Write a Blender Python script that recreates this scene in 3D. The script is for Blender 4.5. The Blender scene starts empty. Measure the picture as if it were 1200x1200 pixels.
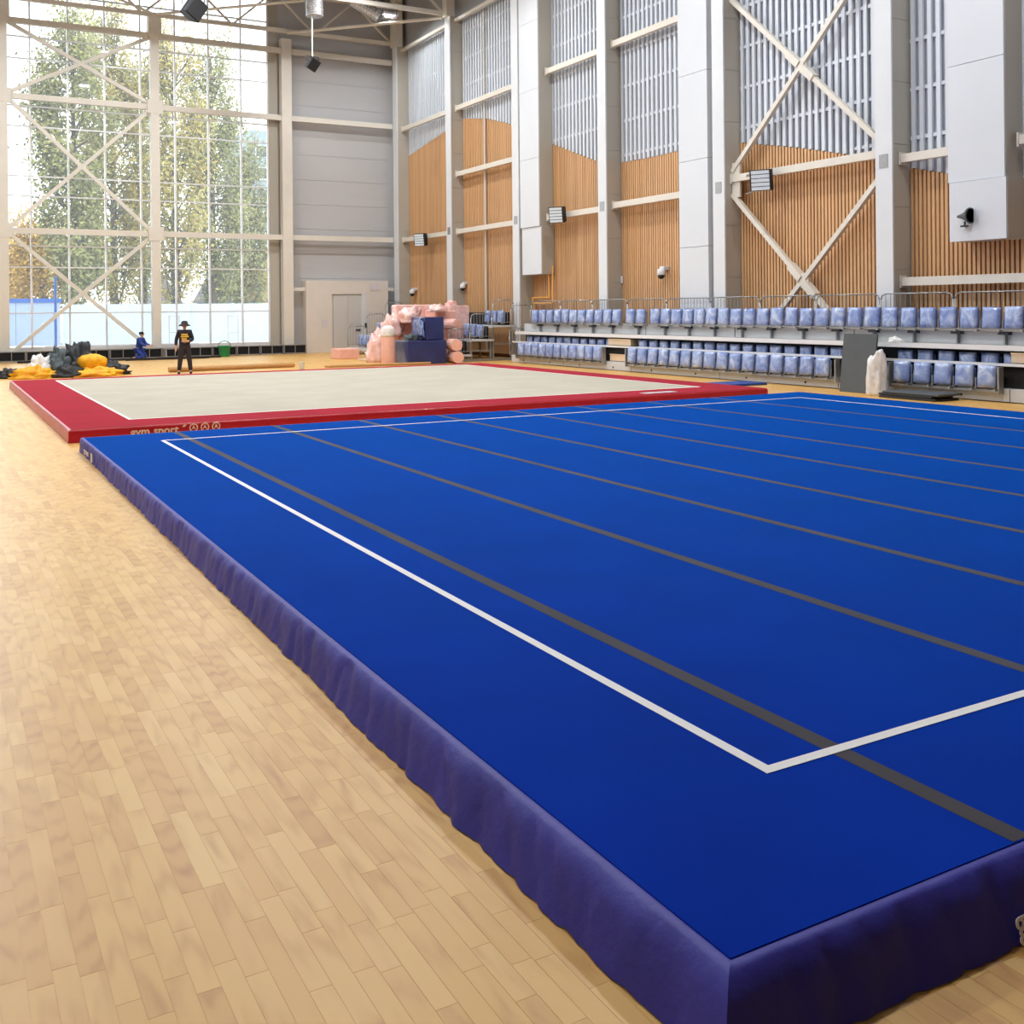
import bpy, bmesh, math, random
from mathutils import Vector, Matrix, noise, Euler
R = random.Random(7)
sc = bpy.context.scene
C = sc.collection
PI = math.pi

# ------------------------------------------------------------------ camera, sky, exposure
FPX, CAMH, V0, TH, RO = 1219.8, 2.0, 361.8, 0.5093, 0.0095
cam = bpy.data.cameras.new('camera'); cam_o = bpy.data.objects.new('camera', cam); C.objects.link(cam_o)
cam.sensor_width = 36.0; cam.lens = FPX / 1200 * 36.0
cam.shift_y = -(600 - V0) / 1200
cam.clip_start = 0.05; cam.clip_end = 600
cam_o.matrix_world = Matrix.Translation((0, 0, CAMH)) @ Matrix.Rotation(-TH, 4, 'Z') @ Matrix.Rotation(PI/2, 4, 'X') @ Matrix.Rotation(-RO, 4, 'Z')
sc.camera = cam_o

SKY = 3.1
world = bpy.data.worlds.new('overcast_sky'); sc.world = world; world.use_nodes = True
bg = world.node_tree.nodes['Background']
bg.inputs['Color'].default_value = (0.98, 0.99, 1.0, 1); bg.inputs['Strength'].default_value = SKY
# portal over the glazed end wall: gives off no light, only guides sky sampling
pl = bpy.data.lights.new('window_portal', 'AREA'); pl.shape = 'RECTANGLE'; pl.size = 17.4; pl.size_y = 16.6
pl.cycles.is_portal = True
po = bpy.data.objects.new('window_portal', pl); C.objects.link(po)
po.location = (5.25, 48.28, 8.75); po.rotation_euler = (-PI/2, 0, 0)
LAMP_W = 450.0

sc.view_settings.view_transform = 'Standard'; sc.view_settings.look = 'None'
sc.view_settings.gamma = 1; sc.view_settings.use_curve_mapping = False
sc.view_settings.exposure = 0.36
sc.cycles.use_denoising = True
sc.cycles.max_bounces = 10; sc.cycles.diffuse_bounces = 6; sc.cycles.glossy_bounces = 4
sc.cycles.transparent_max_bounces = 16; sc.cycles.sample_clamp_indirect = 8
sc.cycles.caustics_reflective = False; sc.cycles.caustics_refractive = False

# ------------------------------------------------------------------ materials
def srgb(r, g, b):
    f = lambda c: (c/255/12.92) if c/255 <= 0.04045 else ((c/255+0.055)/1.055)**2.4
    return (f(r), f(g), f(b), 1)
MATS = {}
def mat(name, col, rough=0.6, metal=0.0, var=0.0, vscale=3.0, bump=0.0, bscale=40.0, spec=0.5, stretch=None, col2=None, coat=0.0, objrand=0.0, sheen=None):
    m = bpy.data.materials.new(name); m.use_nodes = True
    nt = m.node_tree; b = nt.nodes['Principled BSDF']
    b.inputs['Base Color'].default_value = col; b.inputs['Roughness'].default_value = rough
    b.inputs['Metallic'].default_value = metal; b.inputs['Specular IOR Level'].default_value = spec
    b.inputs['Coat Weight'].default_value = coat; b.inputs['Coat Roughness'].default_value = 0.12
    if sheen: b.inputs['Sheen Weight'].default_value = sheen[0]; b.inputs['Sheen Roughness'].default_value = sheen[1]; b.inputs['Sheen Tint'].default_value = sheen[2]
    tc = nt.nodes.new('ShaderNodeTexCoord'); src = tc.outputs['Object']
    if stretch:
        mp = nt.nodes.new('ShaderNodeMapping'); mp.inputs['Scale'].default_value = stretch
        nt.links.new(src, mp.inputs['Vector']); src = mp.outputs['Vector']
    if objrand or var or col2:
        oi = nt.nodes.new('ShaderNodeObjectInfo')
    if var or col2:
        n = nt.nodes.new('ShaderNodeTexNoise'); n.inputs['Scale'].default_value = vscale; n.inputs['Detail'].default_value = 5
        vm = nt.nodes.new('ShaderNodeVectorMath'); vm.operation = 'ADD'
        vs = nt.nodes.new('ShaderNodeVectorMath'); vs.operation = 'SCALE'; vs.inputs['Scale'].default_value = 17.0
        cb = nt.nodes.new('ShaderNodeCombineXYZ')
        for k in range(3): nt.links.new(oi.outputs['Random'], cb.inputs[k])
        nt.links.new(cb.outputs[0], vs.inputs[0]); nt.links.new(src, vm.inputs[0]); nt.links.new(vs.outputs[0], vm.inputs[1])
        nt.links.new(vm.outputs[0], n.inputs['Vector'])
        rp = nt.nodes.new('ShaderNodeValToRGB')
        c2 = col2 if col2 else tuple(max(0, c*(1-var)) for c in col[:3]) + (1,)
        c1 = col if col2 else tuple(min(1, c*(1+var*0.6)) for c in col[:3]) + (1,)
        rp.color_ramp.elements[0].position = 0.32; rp.color_ramp.elements[1].position = 0.68
        rp.color_ramp.elements[0].color = c2; rp.color_ramp.elements[1].color = c1
        nt.links.new(n.outputs['Fac'], rp.inputs['Fac']); out = rp.outputs['Color']
        if objrand:
            hs = nt.nodes.new('ShaderNodeHueSaturation'); mr = nt.nodes.new('ShaderNodeMapRange')
            mr.inputs['To Min'].default_value = 1-objrand; mr.inputs['To Max'].default_value = 1+objrand
            nt.links.new(oi.outputs['Random'], mr.inputs['Value']); nt.links.new(mr.outputs[0], hs.inputs['Value'])
            nt.links.new(out, hs.inputs['Color']); out = hs.outputs['Color']
        nt.links.new(out, b.inputs['Base Color'])
    if bump:
        n2 = nt.nodes.new('ShaderNodeTexNoise'); n2.inputs['Scale'].default_value = bscale; n2.inputs['Detail'].default_value = 4
        nt.links.new(src, n2.inputs['Vector'])
        bp = nt.nodes.new('ShaderNodeBump'); bp.inputs['Strength'].default_value = bump; bp.inputs['Distance'].default_value = 0.02
        nt.links.new(n2.outputs['Fac'], bp.inputs['Height']); nt.links.new(bp.outputs['Normal'], b.inputs['Normal'])
    MATS[name] = m
    return m

WHITE = mat('white_paint', srgb(212, 217, 222), 0.45, var=0.03, vscale=1.0)
CREAM = mat('cream_steel', srgb(214, 210, 200), 0.4, var=0.04, vscale=1.5)
BEIGE = mat('beige_cladding', srgb(174, 169, 158), 0.55, var=0.04, vscale=.6)
CLAD = mat('grey_cladding', srgb(180, 181, 183), 0.55, var=0.03, vscale=.5)
ROOFG = mat('roof_grey', srgb(160, 162, 165), 0.6, var=0.05, vscale=.7)
GREYB = mat('grey_backing', srgb(166, 173, 182), 0.6, var=0.05, vscale=.8)
GSLAT = mat('grey_slat_paint', srgb(206, 213, 222), 0.45, var=0.03, vscale=1.0, objrand=0.03)
WOOD = mat('oak_slat', srgb(208, 164, 118), 0.5, var=0.14, vscale=3.0, stretch=(6, 6, .5), objrand=0.10, bump=.1, bscale=12)
WOODB = mat('shade_brown_backing', srgb(92, 58, 34), 0.7, var=0.15, vscale=2.0)  # brown deepened to carry the shade of the slat gaps
DUCTW = mat('white_duct', srgb(208, 214, 221), 0.4, var=0.02, vscale=.8)
STEEL = mat('galvanised_steel', srgb(160, 162, 163), 0.38, metal=0.6, var=0.10, vscale=4)
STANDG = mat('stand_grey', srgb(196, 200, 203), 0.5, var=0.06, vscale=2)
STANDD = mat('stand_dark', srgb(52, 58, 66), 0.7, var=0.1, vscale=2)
VOID = mat('shade_black', srgb(18, 18, 20), 0.9, var=0.1)  # near-black colour standing in for shade inside hollows
ALU = mat('white_aluminium', srgb(224, 226, 228), 0.35, metal=0.1, var=0.02)
BLACK = mat('black_plastic', srgb(26, 27, 30), 0.5, var=0.1)
DKGREY = mat('dark_grey_board', srgb(78, 84, 88), 0.65, var=0.06, vscale=3, bump=.15, bscale=60)
PINK = mat('pink_foam', srgb(232, 182, 168), 0.9, var=0.06, vscale=5, bump=.3, bscale=30)
PINKW = mat('pink_foam_wrapped', srgb(238, 208, 202), 0.3, col2=srgb(226, 172, 162), vscale=6, bump=.5, bscale=9, coat=.4)
NAVYM = mat('navy_wrapped_mat', srgb(36, 50, 110), 0.3, col2=srgb(26, 38, 92), vscale=2, bump=.35, bscale=5, coat=.4)
BEIGEW = mat('pale_wood_step', srgb(220, 196, 164), 0.5, var=.08, vscale=4, stretch=(1, 6, 6))
BROWN = mat('cardboard_tube', srgb(186, 144, 92), 0.7, var=.1, vscale=5)
DOORM = mat('grey_door', srgb(196, 194, 190), 0.45, var=.02)
GREEN = mat('green_plastic', srgb(20, 140, 90), 0.4, var=.08)
YELLOW = mat('yellow_fabric', srgb(240, 186, 20), 0.6, col2=srgb(224, 150, 16), vscale=5, bump=.4, bscale=10)
BLKFAB = mat('black_fabric', srgb(38, 40, 44), 0.6, col2=srgb(24, 25, 28), vscale=5, bump=.5, bscale=9)
GRYFAB = mat('grey_tarp', srgb(74, 88, 92), 0.5, col2=srgb(48, 58, 62), vscale=6, bump=.5, bscale=9)
WPLAS = mat('white_plastic_film', srgb(236, 234, 232), 0.3, col2=srgb(206, 206, 204), vscale=8, bump=.6, bscale=12, coat=.3)
YPIPE = mat('yellow_pipe', srgb(230, 170, 80), 0.4, var=.05)
SILVER = mat('foil_duct', srgb(205, 206, 208), 0.25, metal=0.8, var=.1, vscale=6)

# plastic-wrapped blue seats: blue upholstery, pale creases of film
def seat_material():
    m = bpy.data.materials.new('wrapped_blue_upholstery'); m.use_nodes = True; nt = m.node_tree
    b = nt.nodes['Principled BSDF']; b.inputs['Roughness'].default_value = .28; b.inputs['Coat Weight'].default_value = .5
    b.inputs['Coat Roughness'].default_value = .15
    tc = nt.nodes.new('ShaderNodeTexCoord'); oi = nt.nodes.new('ShaderNodeObjectInfo')
    vs = nt.nodes.new('ShaderNodeVectorMath'); vs.operation = 'SCALE'; vs.inputs['Scale'].default_value = 40
    cb = nt.nodes.new('ShaderNodeCombineXYZ')
    for k in range(3): nt.links.new(oi.outputs['Random'], cb.inputs[k])
    vm = nt.nodes.new('ShaderNodeVectorMath'); vm.operation = 'ADD'
    nt.links.new(cb.outputs[0], vs.inputs[0]); nt.links.new(tc.outputs['Object'], vm.inputs[0]); nt.links.new(vs.outputs[0], vm.inputs[1])
    n = nt.nodes.new('ShaderNodeTexNoise'); n.inputs['Scale'].default_value = 3.2; n.inputs['Detail'].default_value = 4; n.inputs['Roughness'].default_value = .6; n.inputs['Distortion'].default_value = 1.2
    nt.links.new(vm.outputs[0], n.inputs['Vector'])
    rp = nt.nodes.new('ShaderNodeValToRGB'); e = rp.color_ramp.elements
    e[0].position = .30; e[0].color = srgb(98, 122, 184); e[1].position = .74; e[1].color = srgb(206, 217, 236)
    x = rp.color_ramp.elements.new(.52); x.color = srgb(142, 163, 210)
    nt.links.new(n.outputs['Fac'], rp.inputs['Fac']); nt.links.new(rp.outputs['Color'], b.inputs['Base Color'])
    bp = nt.nodes.new('ShaderNodeBump'); bp.inputs['Strength'].default_value = .5; bp.inputs['Distance'].default_value = .02
    nt.links.new(n.outputs['Fac'], bp.inputs['Height']); nt.links.new(bp.outputs['Normal'], b.inputs['Normal'])
    return m
SEATM = seat_material()

def glass_material():
    m = bpy.data.materials.new('window_glass'); m.use_nodes = True; nt = m.node_tree
    for n in list(nt.nodes):
        if n.type == 'BSDF_PRINCIPLED': nt.nodes.remove(n)
    out = nt.nodes['Material Output']
    t = nt.nodes.new('ShaderNodeBsdfTransparent'); t.inputs['Color'].default_value = (.93, .96, .96, 1)
    g = nt.nodes.new('ShaderNodeBsdfGlossy'); g.inputs['Roughness'].default_value = .02
    f = nt.nodes.new('ShaderNodeFresnel'); f.inputs['IOR'].default_value = 1.45
    mx = nt.nodes.new('ShaderNodeMixShader')
    nt.links.new(f.outputs[0], mx.inputs[0]); nt.links.new(t.outputs[0], mx.inputs[1]); nt.links.new(g.outputs[0], mx.inputs[2])
    tr = nt.nodes.new('ShaderNodeBsdfTranslucent'); tr.inputs['Color'].default_value = (.9, .95, 1, 1)   # pale veil added to imitate glare haze over the view outside
    m2 = nt.nodes.new('ShaderNodeMixShader'); m2.inputs[0].default_value = .05
    nt.links.new(mx.outputs[0], m2.inputs[1]); nt.links.new(tr.outputs[0], m2.inputs[2]); nt.links.new(m2.outputs[0], out.inputs['Surface'])
    return m
GLASS = glass_material()

PLW, PLL = 0.072, 0.49
def floor_material(name, geometry):
    """lacquered parquet: pale ochre strips with wavy grain. geometry=True colours each separate strip, else a brick pattern of the same strips"""
    m = bpy.data.materials.new(name); m.use_nodes = True; nt = m.node_tree; L = nt.links.new
    b = nt.nodes['Principled BSDF']; b.inputs['Roughness'].default_value = .37; b.inputs['Specular IOR Level'].default_value = .38
    b.inputs['Coat Weight'].default_value = .0; b.inputs['Coat Roughness'].default_value = .18
    ge = nt.nodes.new('ShaderNodeNewGeometry')
    sep = nt.nodes.new('ShaderNodeSeparateXYZ'); L(ge.outputs['Position'], sep.inputs[0])
    if geometry:
        oi = nt.nodes.new('ShaderNodeObjectInfo')
        ad = nt.nodes.new('ShaderNodeMath'); ad.operation = 'ADD'
        L(oi.outputs['Random'], ad.inputs[0]); L(ge.outputs['Random Per Island'], ad.inputs[1])
        fr = nt.nodes.new('ShaderNodeMath'); fr.operation = 'FRACT'; L(ad.outputs[0], fr.inputs[0]); rnd = fr.outputs[0]
    else:
        cb = nt.nodes.new('ShaderNodeCombineXYZ'); L(sep.outputs['Y'], cb.inputs[0]); L(sep.outputs['X'], cb.inputs[1])
        br = nt.nodes.new('ShaderNodeTexBrick'); br.inputs['Scale'].default_value = 1; br.inputs['Mortar Size'].default_value = 0.0
        br.inputs['Brick Width'].default_value = PLL; br.inputs['Row Height'].default_value = PLW; br.offset = .37; br.offset_frequency = 2
        br.inputs['Color1'].default_value = (0, 0, 0, 1); br.inputs['Color2'].default_value = (1, 1, 1, 1); br.inputs['Bias'].default_value = 0
        L(cb.outputs[0], br.inputs['Vector'])
        sc_ = nt.nodes.new('ShaderNodeSeparateColor'); L(br.outputs['Color'], sc_.inputs[0]); rnd = sc_.outputs[0]
    cbn = nt.nodes.new('ShaderNodeCombineXYZ')
    mx = nt.nodes.new('ShaderNodeMath'); mx.operation = 'MULTIPLY'; mx.inputs[1].default_value = 60; L(rnd, mx.inputs[0])
    L(mx.outputs[0], cbn.inputs[2])
    gx = nt.nodes.new('ShaderNodeMath'); gx.operation = 'MULTIPLY'; gx.inputs[1].default_value = 14; L(sep.outputs['X'], gx.inputs[0]); L(gx.outputs[0], cbn.inputs[0])
    gy = nt.nodes.new('ShaderNodeMath'); gy.operation = 'MULTIPLY'; gy.inputs[1].default_value = 2.2; L(sep.outputs['Y'], gy.inputs[0]); L(gy.outputs[0], cbn.inputs[1])
    wv = nt.nodes.new('ShaderNodeTexWave'); wv.wave_type = 'RINGS'; wv.inputs['Scale'].default_value = .8; wv.inputs['Distortion'].default_value = 7; wv.inputs['Detail'].default_value = 2; wv.inputs['Detail Scale'].default_value = .8
    L(cbn.outputs[0], wv.inputs['Vector'])
    nz = nt.nodes.new('ShaderNodeTexNoise'); nz.inputs['Scale'].default_value = 1.1; nz.inputs['Detail'].default_value = 4; L(cbn.outputs[0], nz.inputs['Vector'])
    rp = nt.nodes.new('ShaderNodeValToRGB'); e = rp.color_ramp.elements
    e[0].position = 0; e[0].color = srgb(206, 154, 80); e[1].position = 1; e[1].color = srgb(226, 184, 110)
    for p_, c_ in ((.25, srgb(220, 174, 96)), (.5, srgb(223, 179, 103)), (.75, srgb(215, 166, 89))):
        x = e.new(p_); x.color = c_
    L(rnd, rp.inputs['Fac'])
    dk = nt.nodes.new('ShaderNodeMix'); dk.data_type = 'RGBA'; dk.blend_type = 'MULTIPLY'
    ms = nt.nodes.new('ShaderNodeMath'); ms.operation = 'MULTIPLY'; L(wv.outputs['Fac'], ms.inputs[0]); L(nz.outputs['Fac'], ms.inputs[1])
    pw = nt.nodes.new('ShaderNodeMath'); pw.operation = 'POWER'; pw.inputs[1].default_value = 2.2; L(ms.outputs[0], pw.inputs[0])
    L(pw.outputs[0], dk.inputs[0]); L(rp.outputs['Color'], dk.inputs[6]); dk.inputs[7].default_value = srgb(196, 150, 96)
    L(dk.outputs[2], b.inputs['Base Color'])
    return m
FLOORM = floor_material('parquet_far', False)
PLANKM = floor_material('parquet_strip', True)

def carpet(name, col, col2, sheen=None):
    return mat(name, col, .95, col2=col2, vscale=1.2, bump=.12, bscale=300, spec=.06, sheen=sheen)
BLUEC = carpet('blue_carpet', srgb(0, 46, 162), srgb(0, 41, 150), (1.0, .28, (0, .32, 1, 1)))
REDC = carpet('red_carpet', srgb(164, 20, 40), srgb(150, 14, 34), (.4, .35, (1, .3, .4, 1)))
BEIGEC = carpet('beige_carpet', srgb(184, 179, 164), srgb(176, 171, 156))
STRIPEM = carpet('dark_stripe', srgb(74, 70, 72), srgb(64, 60, 62), (.6, .35, (.5, .6, .8, 1)))
LINEM = mat('white_tape', srgb(232, 232, 230), .7, var=.03)
SKIRTM = mat('navy_vinyl', srgb(58, 56, 156), .5, var=.12, vscale=2.5, bump=.2, bscale=18, spec=.3)
REDSK = mat('red_vinyl', srgb(176, 14, 26), .4, var=.1, vscale=2.5, bump=.15, bscale=16, coat=.15)
PRINTW = mat('white_print', srgb(226, 224, 222), .5, var=.02)
PRINTC = mat('cream_print', srgb(224, 196, 176), .5, var=.02)

# ------------------------------------------------------------------ mesh helpers
class MB:
    def __init__(s): s.v = []; s.f = []
    def add(s, vs, fs):
        n = len(s.v); s.v += [tuple(v) for v in vs]; s.f += [tuple(i+n for i in f) for f in fs]; return s
    def box(s, x0, y0, z0, x1, y1, z1, M=None):
        vs = [Vector(p) for p in ((x0,y0,z0),(x1,y0,z0),(x1,y1,z0),(x0,y1,z0),(x0,y0,z1),(x1,y0,z1),(x1,y1,z1),(x0,y1,z1))]
        if M: vs = [M @ v for v in vs]
        return s.add(vs, ((0,3,2,1),(4,5,6,7),(0,1,5,4),(1,2,6,5),(2,3,7,6),(3,0,4,7)))
    def tube(s, a, b, r0, r1=None, n=8, caps=True):
        a, b = Vector(a), Vector(b); r1 = r0 if r1 is None else r1
        d = (b-a).normalized(); u = d.orthogonal().normalized(); w = d.cross(u); vs = []
        for p, r in ((a, r0), (b, r1)):
            for k in range(n):
                t = 2*PI*(k+.5)/n; vs.append(p + (u*math.cos(t)+w*math.sin(t))*r)
        fs = [(k, (k+1) % n, n+(k+1) % n, n+k) for k in range(n)]
        if caps: fs += [tuple(reversed(range(n))), tuple(range(n, 2*n))]
        return s.add(vs, fs)
    def sq(s, a, b, w, h=None):
        """rectangular bar from a to b, w wide, h high"""
        a, b = Vector(a), Vector(b); h = h or w; d = (b-a).normalized()
        up = Vector((0, 0, 1)) if abs(d.z) < .95 else Vector((0, 1, 0))
        u = d.cross(up).normalized(); w2 = u.cross(d); vs = []
        for p in (a, b):
            for i, j in ((-1,-1),(1,-1),(1,1),(-1,1)): vs.append(p + u*(i*w/2) + w2*(j*h/2))
        return s.add(vs, ((0,1,5,4),(1,2,6,5),(2,3,7,6),(3,0,4,7),(3,2,1,0),(4,5,6,7)))
    def path(s, pts, r, n=8):
        for a, b in zip(pts, pts[1:]): s.tube(a, b, r, n=n)
        return s
    def lathe(s, prof, c=(0,0,0), n=16, axis='Z'):
        vs = []
        for r, z in prof:
            for k in range(n):
                t = 2*PI*k/n; p = (r*math.cos(t), r*math.sin(t), z)
                if axis == 'Y': p = (p[0], p[2], p[1])
                if axis == 'X': p = (p[2], p[0], p[1])
                vs.append((p[0]+c[0], p[1]+c[1], p[2]+c[2]))
        fs = []
        for i in range(len(prof)-1):
            for k in range(n): fs.append((i*n+k, i*n+(k+1) % n, (i+1)*n+(k+1) % n, (i+1)*n+k))
        fs += [tuple(reversed(range(n))), tuple(range((len(prof)-1)*n, len(prof)*n))]
        return s.add(vs, fs)
    def mesh(s, name, m, smooth=False, bevel=0.0):
        me = bpy.data.meshes.new(name); me.from_pydata(s.v, [], s.f)
        bm = bmesh.new(); bm.from_mesh(me)
        if bevel:
            bmesh.ops.bevel(bm, geom=list(bm.edges), offset=bevel, segments=2, affect='EDGES', profile=.5)
        bmesh.ops.recalc_face_normals(bm, faces=bm.faces); bm.to_mesh(me); bm.free()
        me.materials.append(m)
        if smooth:
            for p in me.polygons: p.use_smooth = True
        return me
    def obj(s, name, m, parent=None, smooth=False, bevel=0.0, loc=None, rz=0):
        return link(name, s.mesh(name, m, smooth, bevel), parent, loc, rz)

def link(name, me, parent=None, loc=None, rz=0):
    o = bpy.data.objects.new(name, me); C.objects.link(o); o.parent = parent
    if loc is not None: o.location = loc
    if rz: o.rotation_euler = (0, 0, rz)
    return o
def tag(o, label=None, cat=None, group=None, kind=None):
    if label: o['label'] = label
    if cat: o['category'] = cat
    if group: o['group'] = group
    if kind: o['kind'] = kind
    return o
def thing(name, label, cat, loc=(0,0,0), rz=0, group=None):
    return tag(link(name, None, None, loc, rz), label, cat, group)
def struct(o, label=None, cat=None):
    return tag(o, label, cat, None, 'structure')
def copy_tree(o, parent=None, loc=None, rz=None):
    c = o.copy(); C.objects.link(c); c.parent = parent
    if loc is not None: c.location = loc
    if rz is not None: c.rotation_euler = (0, 0, rz)
    for ch in [x for x in bpy.data.objects if x.parent is o]: copy_tree(ch, c)
    return c
UB = {}
def ubox(m):
    """shared unit box (0..1) of a material"""
    if m.name not in UB: UB[m.name] = MB().box(0,0,0,1,1,1).mesh('piece', m)
    return UB[m.name]
def piece(name, m, parent, x0, y0, z0, x1, y1, z1):
    o = link(name, ubox(m), parent, (x0, y0, z0)); o.scale = (x1-x0, y1-y0, z1-z0); return o
def text_mesh(body, size, m, offset=0.0, extrude=.002):
    cu = bpy.data.curves.new('t', 'FONT'); cu.body = body; cu.size = size; cu.offset = offset; cu.extrude = extrude; cu.resolution_u = 3
    o = bpy.data.objects.new('t', cu); C.objects.link(o); bpy.context.view_layer.update()
    me = bpy.data.meshes.new_from_object(o.evaluated_get(bpy.context.evaluated_depsgraph_get()))
    bpy.data.objects.remove(o); bpy.data.curves.remove(cu)
    me.materials.clear(); me.materials.append(m)
    return me
def lump(name, m, parent, loc, size, seed, amp=.25, freq=2.0, seg=20, rings=10, flat=True, blunt=1.0):
    """crumpled cloth or bag: hemisphere pushed about by noise"""
    vs, fs = [], []
    for i in range(rings+1):
        ph = (PI/2)*i/rings if flat else PI*i/rings - PI/2
        for k in range(seg):
            t = 2*PI*k/seg; cr = math.cos(ph)**blunt; d = Vector((cr*math.cos(t), cr*math.sin(t), math.sin(ph)))
            n_ = noise.noise(d*freq + Vector((seed*7.1, seed*3.3, 0))) + .5*noise.noise(d*freq*2.7 + Vector((0, seed*5.7, 3)))
            rr = 1 + amp*2*n_
            z = d.z*rr*size[2]
            vs.append((d.x*rr*size[0], d.y*rr*size[1], max(z, 0) if flat else z))
    for i in range(rings):
        for k in range(seg): fs.append((i*seg+k, i*seg+(k+1) % seg, (i+1)*seg+(k+1) % seg, (i+1)*seg+k))
    fs.append(tuple(reversed(range(seg)))); fs.append(tuple(range(rings*seg, (rings+1)*seg)))
    b = MB().add(vs, fs)
    return b.obj(name, m, parent, smooth=True, loc=loc)

# ================================================================== the setting
XL, XP, XW, YE, YN, ZC = -3.6, 20.0, 20.7, 48.35, -14.0, 17.4
PIL = [47.7 - 6*k for k in range(10)]          # far edge of each pilaster front
PILW = .5
# ---- floor: base slab, strips of parquet built near the camera
fl = struct(MB().box(XL-.2, YN, -.2, XW+.3, YE+.3, -0.001).obj('floor', FLOORM), 'pale lacquered parquet floor of narrow strips', 'floor')
me_pl = MB().box(-PLW/2+.0006, -.5, -.004, PLW/2-.0006, .5, 0.0).mesh('plank', PLANKM)
rr = random.Random(3); planks = []
nrow = int((1.9+1.9)/PLW)
for i in range(nrow):
    x = -2.0 + (i+.5)*PLW; y = .9 + rr.random()*PLL
    while y < 9.5:
        l = PLL*rr.uniform(.55, 1.35); planks.append((x, y, l)); y += l
for i in range(int(3.2/PLW)):                     # the corner of floor in front of the mat
    x = 1.9 + (i+.5)*PLW + (-2.0 + nrow*PLW - 1.9); y = .9 + rr.random()*PLL
    while y < 2.3:
        l = PLL*rr.uniform(.55, 1.35); planks.append((x, y, l)); y += l
def in_view(x, y):
    D = x*math.sin(TH)+y*math.cos(TH); Rr = x*math.cos(TH)-y*math.sin(TH)
    if D < .3: return None
    u = 600+FPX*Rr/D; v = V0+FPX*CAMH/D
    return D if (-60 < u < 1260 and v < 1250) else None
seen = []; rest = []
for x, y, l in planks:
    ds = [in_view(x, y+l*t) for t in (0, .5, 1)]; ds = [d for d in ds if d]
    under = x > 1.9 and y > 2.25
    if ds and not under: seen.append((min(ds), x, y, l))
    else: rest.append((x, y, l))
seen.sort(); near = seen[:300]; rest += [q[1:] for q in seen[300:]]
for d, x, y, l in near:
    o = link('plank', me_pl, fl, (x, y+l/2, 0)); o.scale = (1, l-.0012, 1)
b = MB()
for x, y, l in rest: b.box(x-PLW/2+.0006, y+.0006, -.004, x+PLW/2-.0006, y+l-.0006, 0)
tag(b.obj('plank_field', PLANKM, fl), kind='stuff')
# ---- right wall
wr = struct(MB().box(XW, YN, 0, XW+.25, YE+.3, ZC).obj('wall_right', GREYB), 'tall side wall with timber slats below and grey slats above', 'wall')
WAVE = [(12, 4.3), (14.3, 4.68), (16.1, 5.03), (17.2, 5.3), (18.4, 5.7), (20.8, 6.28), (23.2, 6.77), (26, 6.92), (27.6, 6.91), (29.25, 6.95), (30.8, 7.23),
        (32.3, 7.75), (33.8, 8.27), (37, 9.52), (39, 10.06), (41.1, 10.41), (43.2, 10.12), (47.1, 9.58), (50, 9.2)]
def wave(y):
    for (a, za), (b_, zb) in zip(WAVE, WAVE[1:]):
        if a <= y <= b_: return za + (zb-za)*(y-a)/(b_-a)
    return WAVE[0][1]
TOPZ = 14.75
for k in range(0, 7):
    y1 = PIL[k] - PILW; y0 = PIL[k+1]
    if k == 6: break
    seg = 12                                     # board coloured dark for the shade between this bay's slats, its top edge follows the wave
    vs = []; fs = []
    for i in range(seg+1):
        y = y0 + (y1-y0)*i/seg
        for x in (XW-.03, XW-.002): vs += [(x, y, 0), (x, y, wave(y)-.02)]
    for i in range(seg):
        a = i*4; fs += [(a, a+1, a+5, a+4), (a+3, a+2, a+6, a+7), (a+1, a+3, a+7, a+5)]
    fs += [(0, 2, 3, 1), (seg*4+1, seg*4+3, seg*4+2, seg*4)]
    MB().add(vs, fs).obj('backing_board', WOODB, wr)
    ylim = 12.6 if k == 5 else y0
    n = int((y1-ylim)/.12)
    for i in range(n):
        y = y1 - .06 - i*.12
        piece('wood_slat', WOOD, wr, XW-.085, y-.037, .15, XW-.03, y+.037, wave(y))
    n = int((y1-ylim)/.24)
    for i in range(n):
        y = y1 - .12 - i*.24
        piece('grey_slat', GSLAT, wr, XW-.10, y-.055, wave(y)+.01, XW-.035, y+.055, TOPZ)
    z = 14.2
    while z > 5.3:
        ys = [ylim + (y1-ylim)*i/24 for i in range(25)]
        ok = [y for y in ys if wave(y) < z-.1]
        if len(ok) > 1: piece('batten', GSLAT, wr, XW-.06, min(ok), z-.045, XW-.001, max(ok), z+.045)
        z -= 1.17
# upper band above the slats and pilasters
piece('upper_fascia', ROOFG, wr, XW-.14, YN, TOPZ+.12, XW-.001, YE, ZC)
for k in range(0, 9):
    o = MB().box(XP, PIL[k]-PILW, 0, XP+.05, PIL[k], 14.9).obj('pilaster_face', WHITE, wr)
    o2 = MB(); z = 0; hh = [0, 1.35, 2.85, 4.35, 5.85, 7.35, 8.85, 10.35, 11.85, 13.35, 14.9]
    for za, zb in zip(hh, hh[1:]): o2.box(XP+.05, PIL[k]-PILW+.015, za+.006, XW-.002, PIL[k]-.015, zb-.006)
    o2.box(XP+.06, PIL[k]-PILW+.03, 0, XW-.002, PIL[k]-.03, 14.88)
    o2.obj('pilaster_cladding', BEIGE, wr)
    if k in (1, 2, 3, 4, 5):
        piece('inspection_plate', STEEL, wr, XP-.012, PIL[k]-.38, 5.30, XP, PIL[k]-.12, 5.62)
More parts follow.
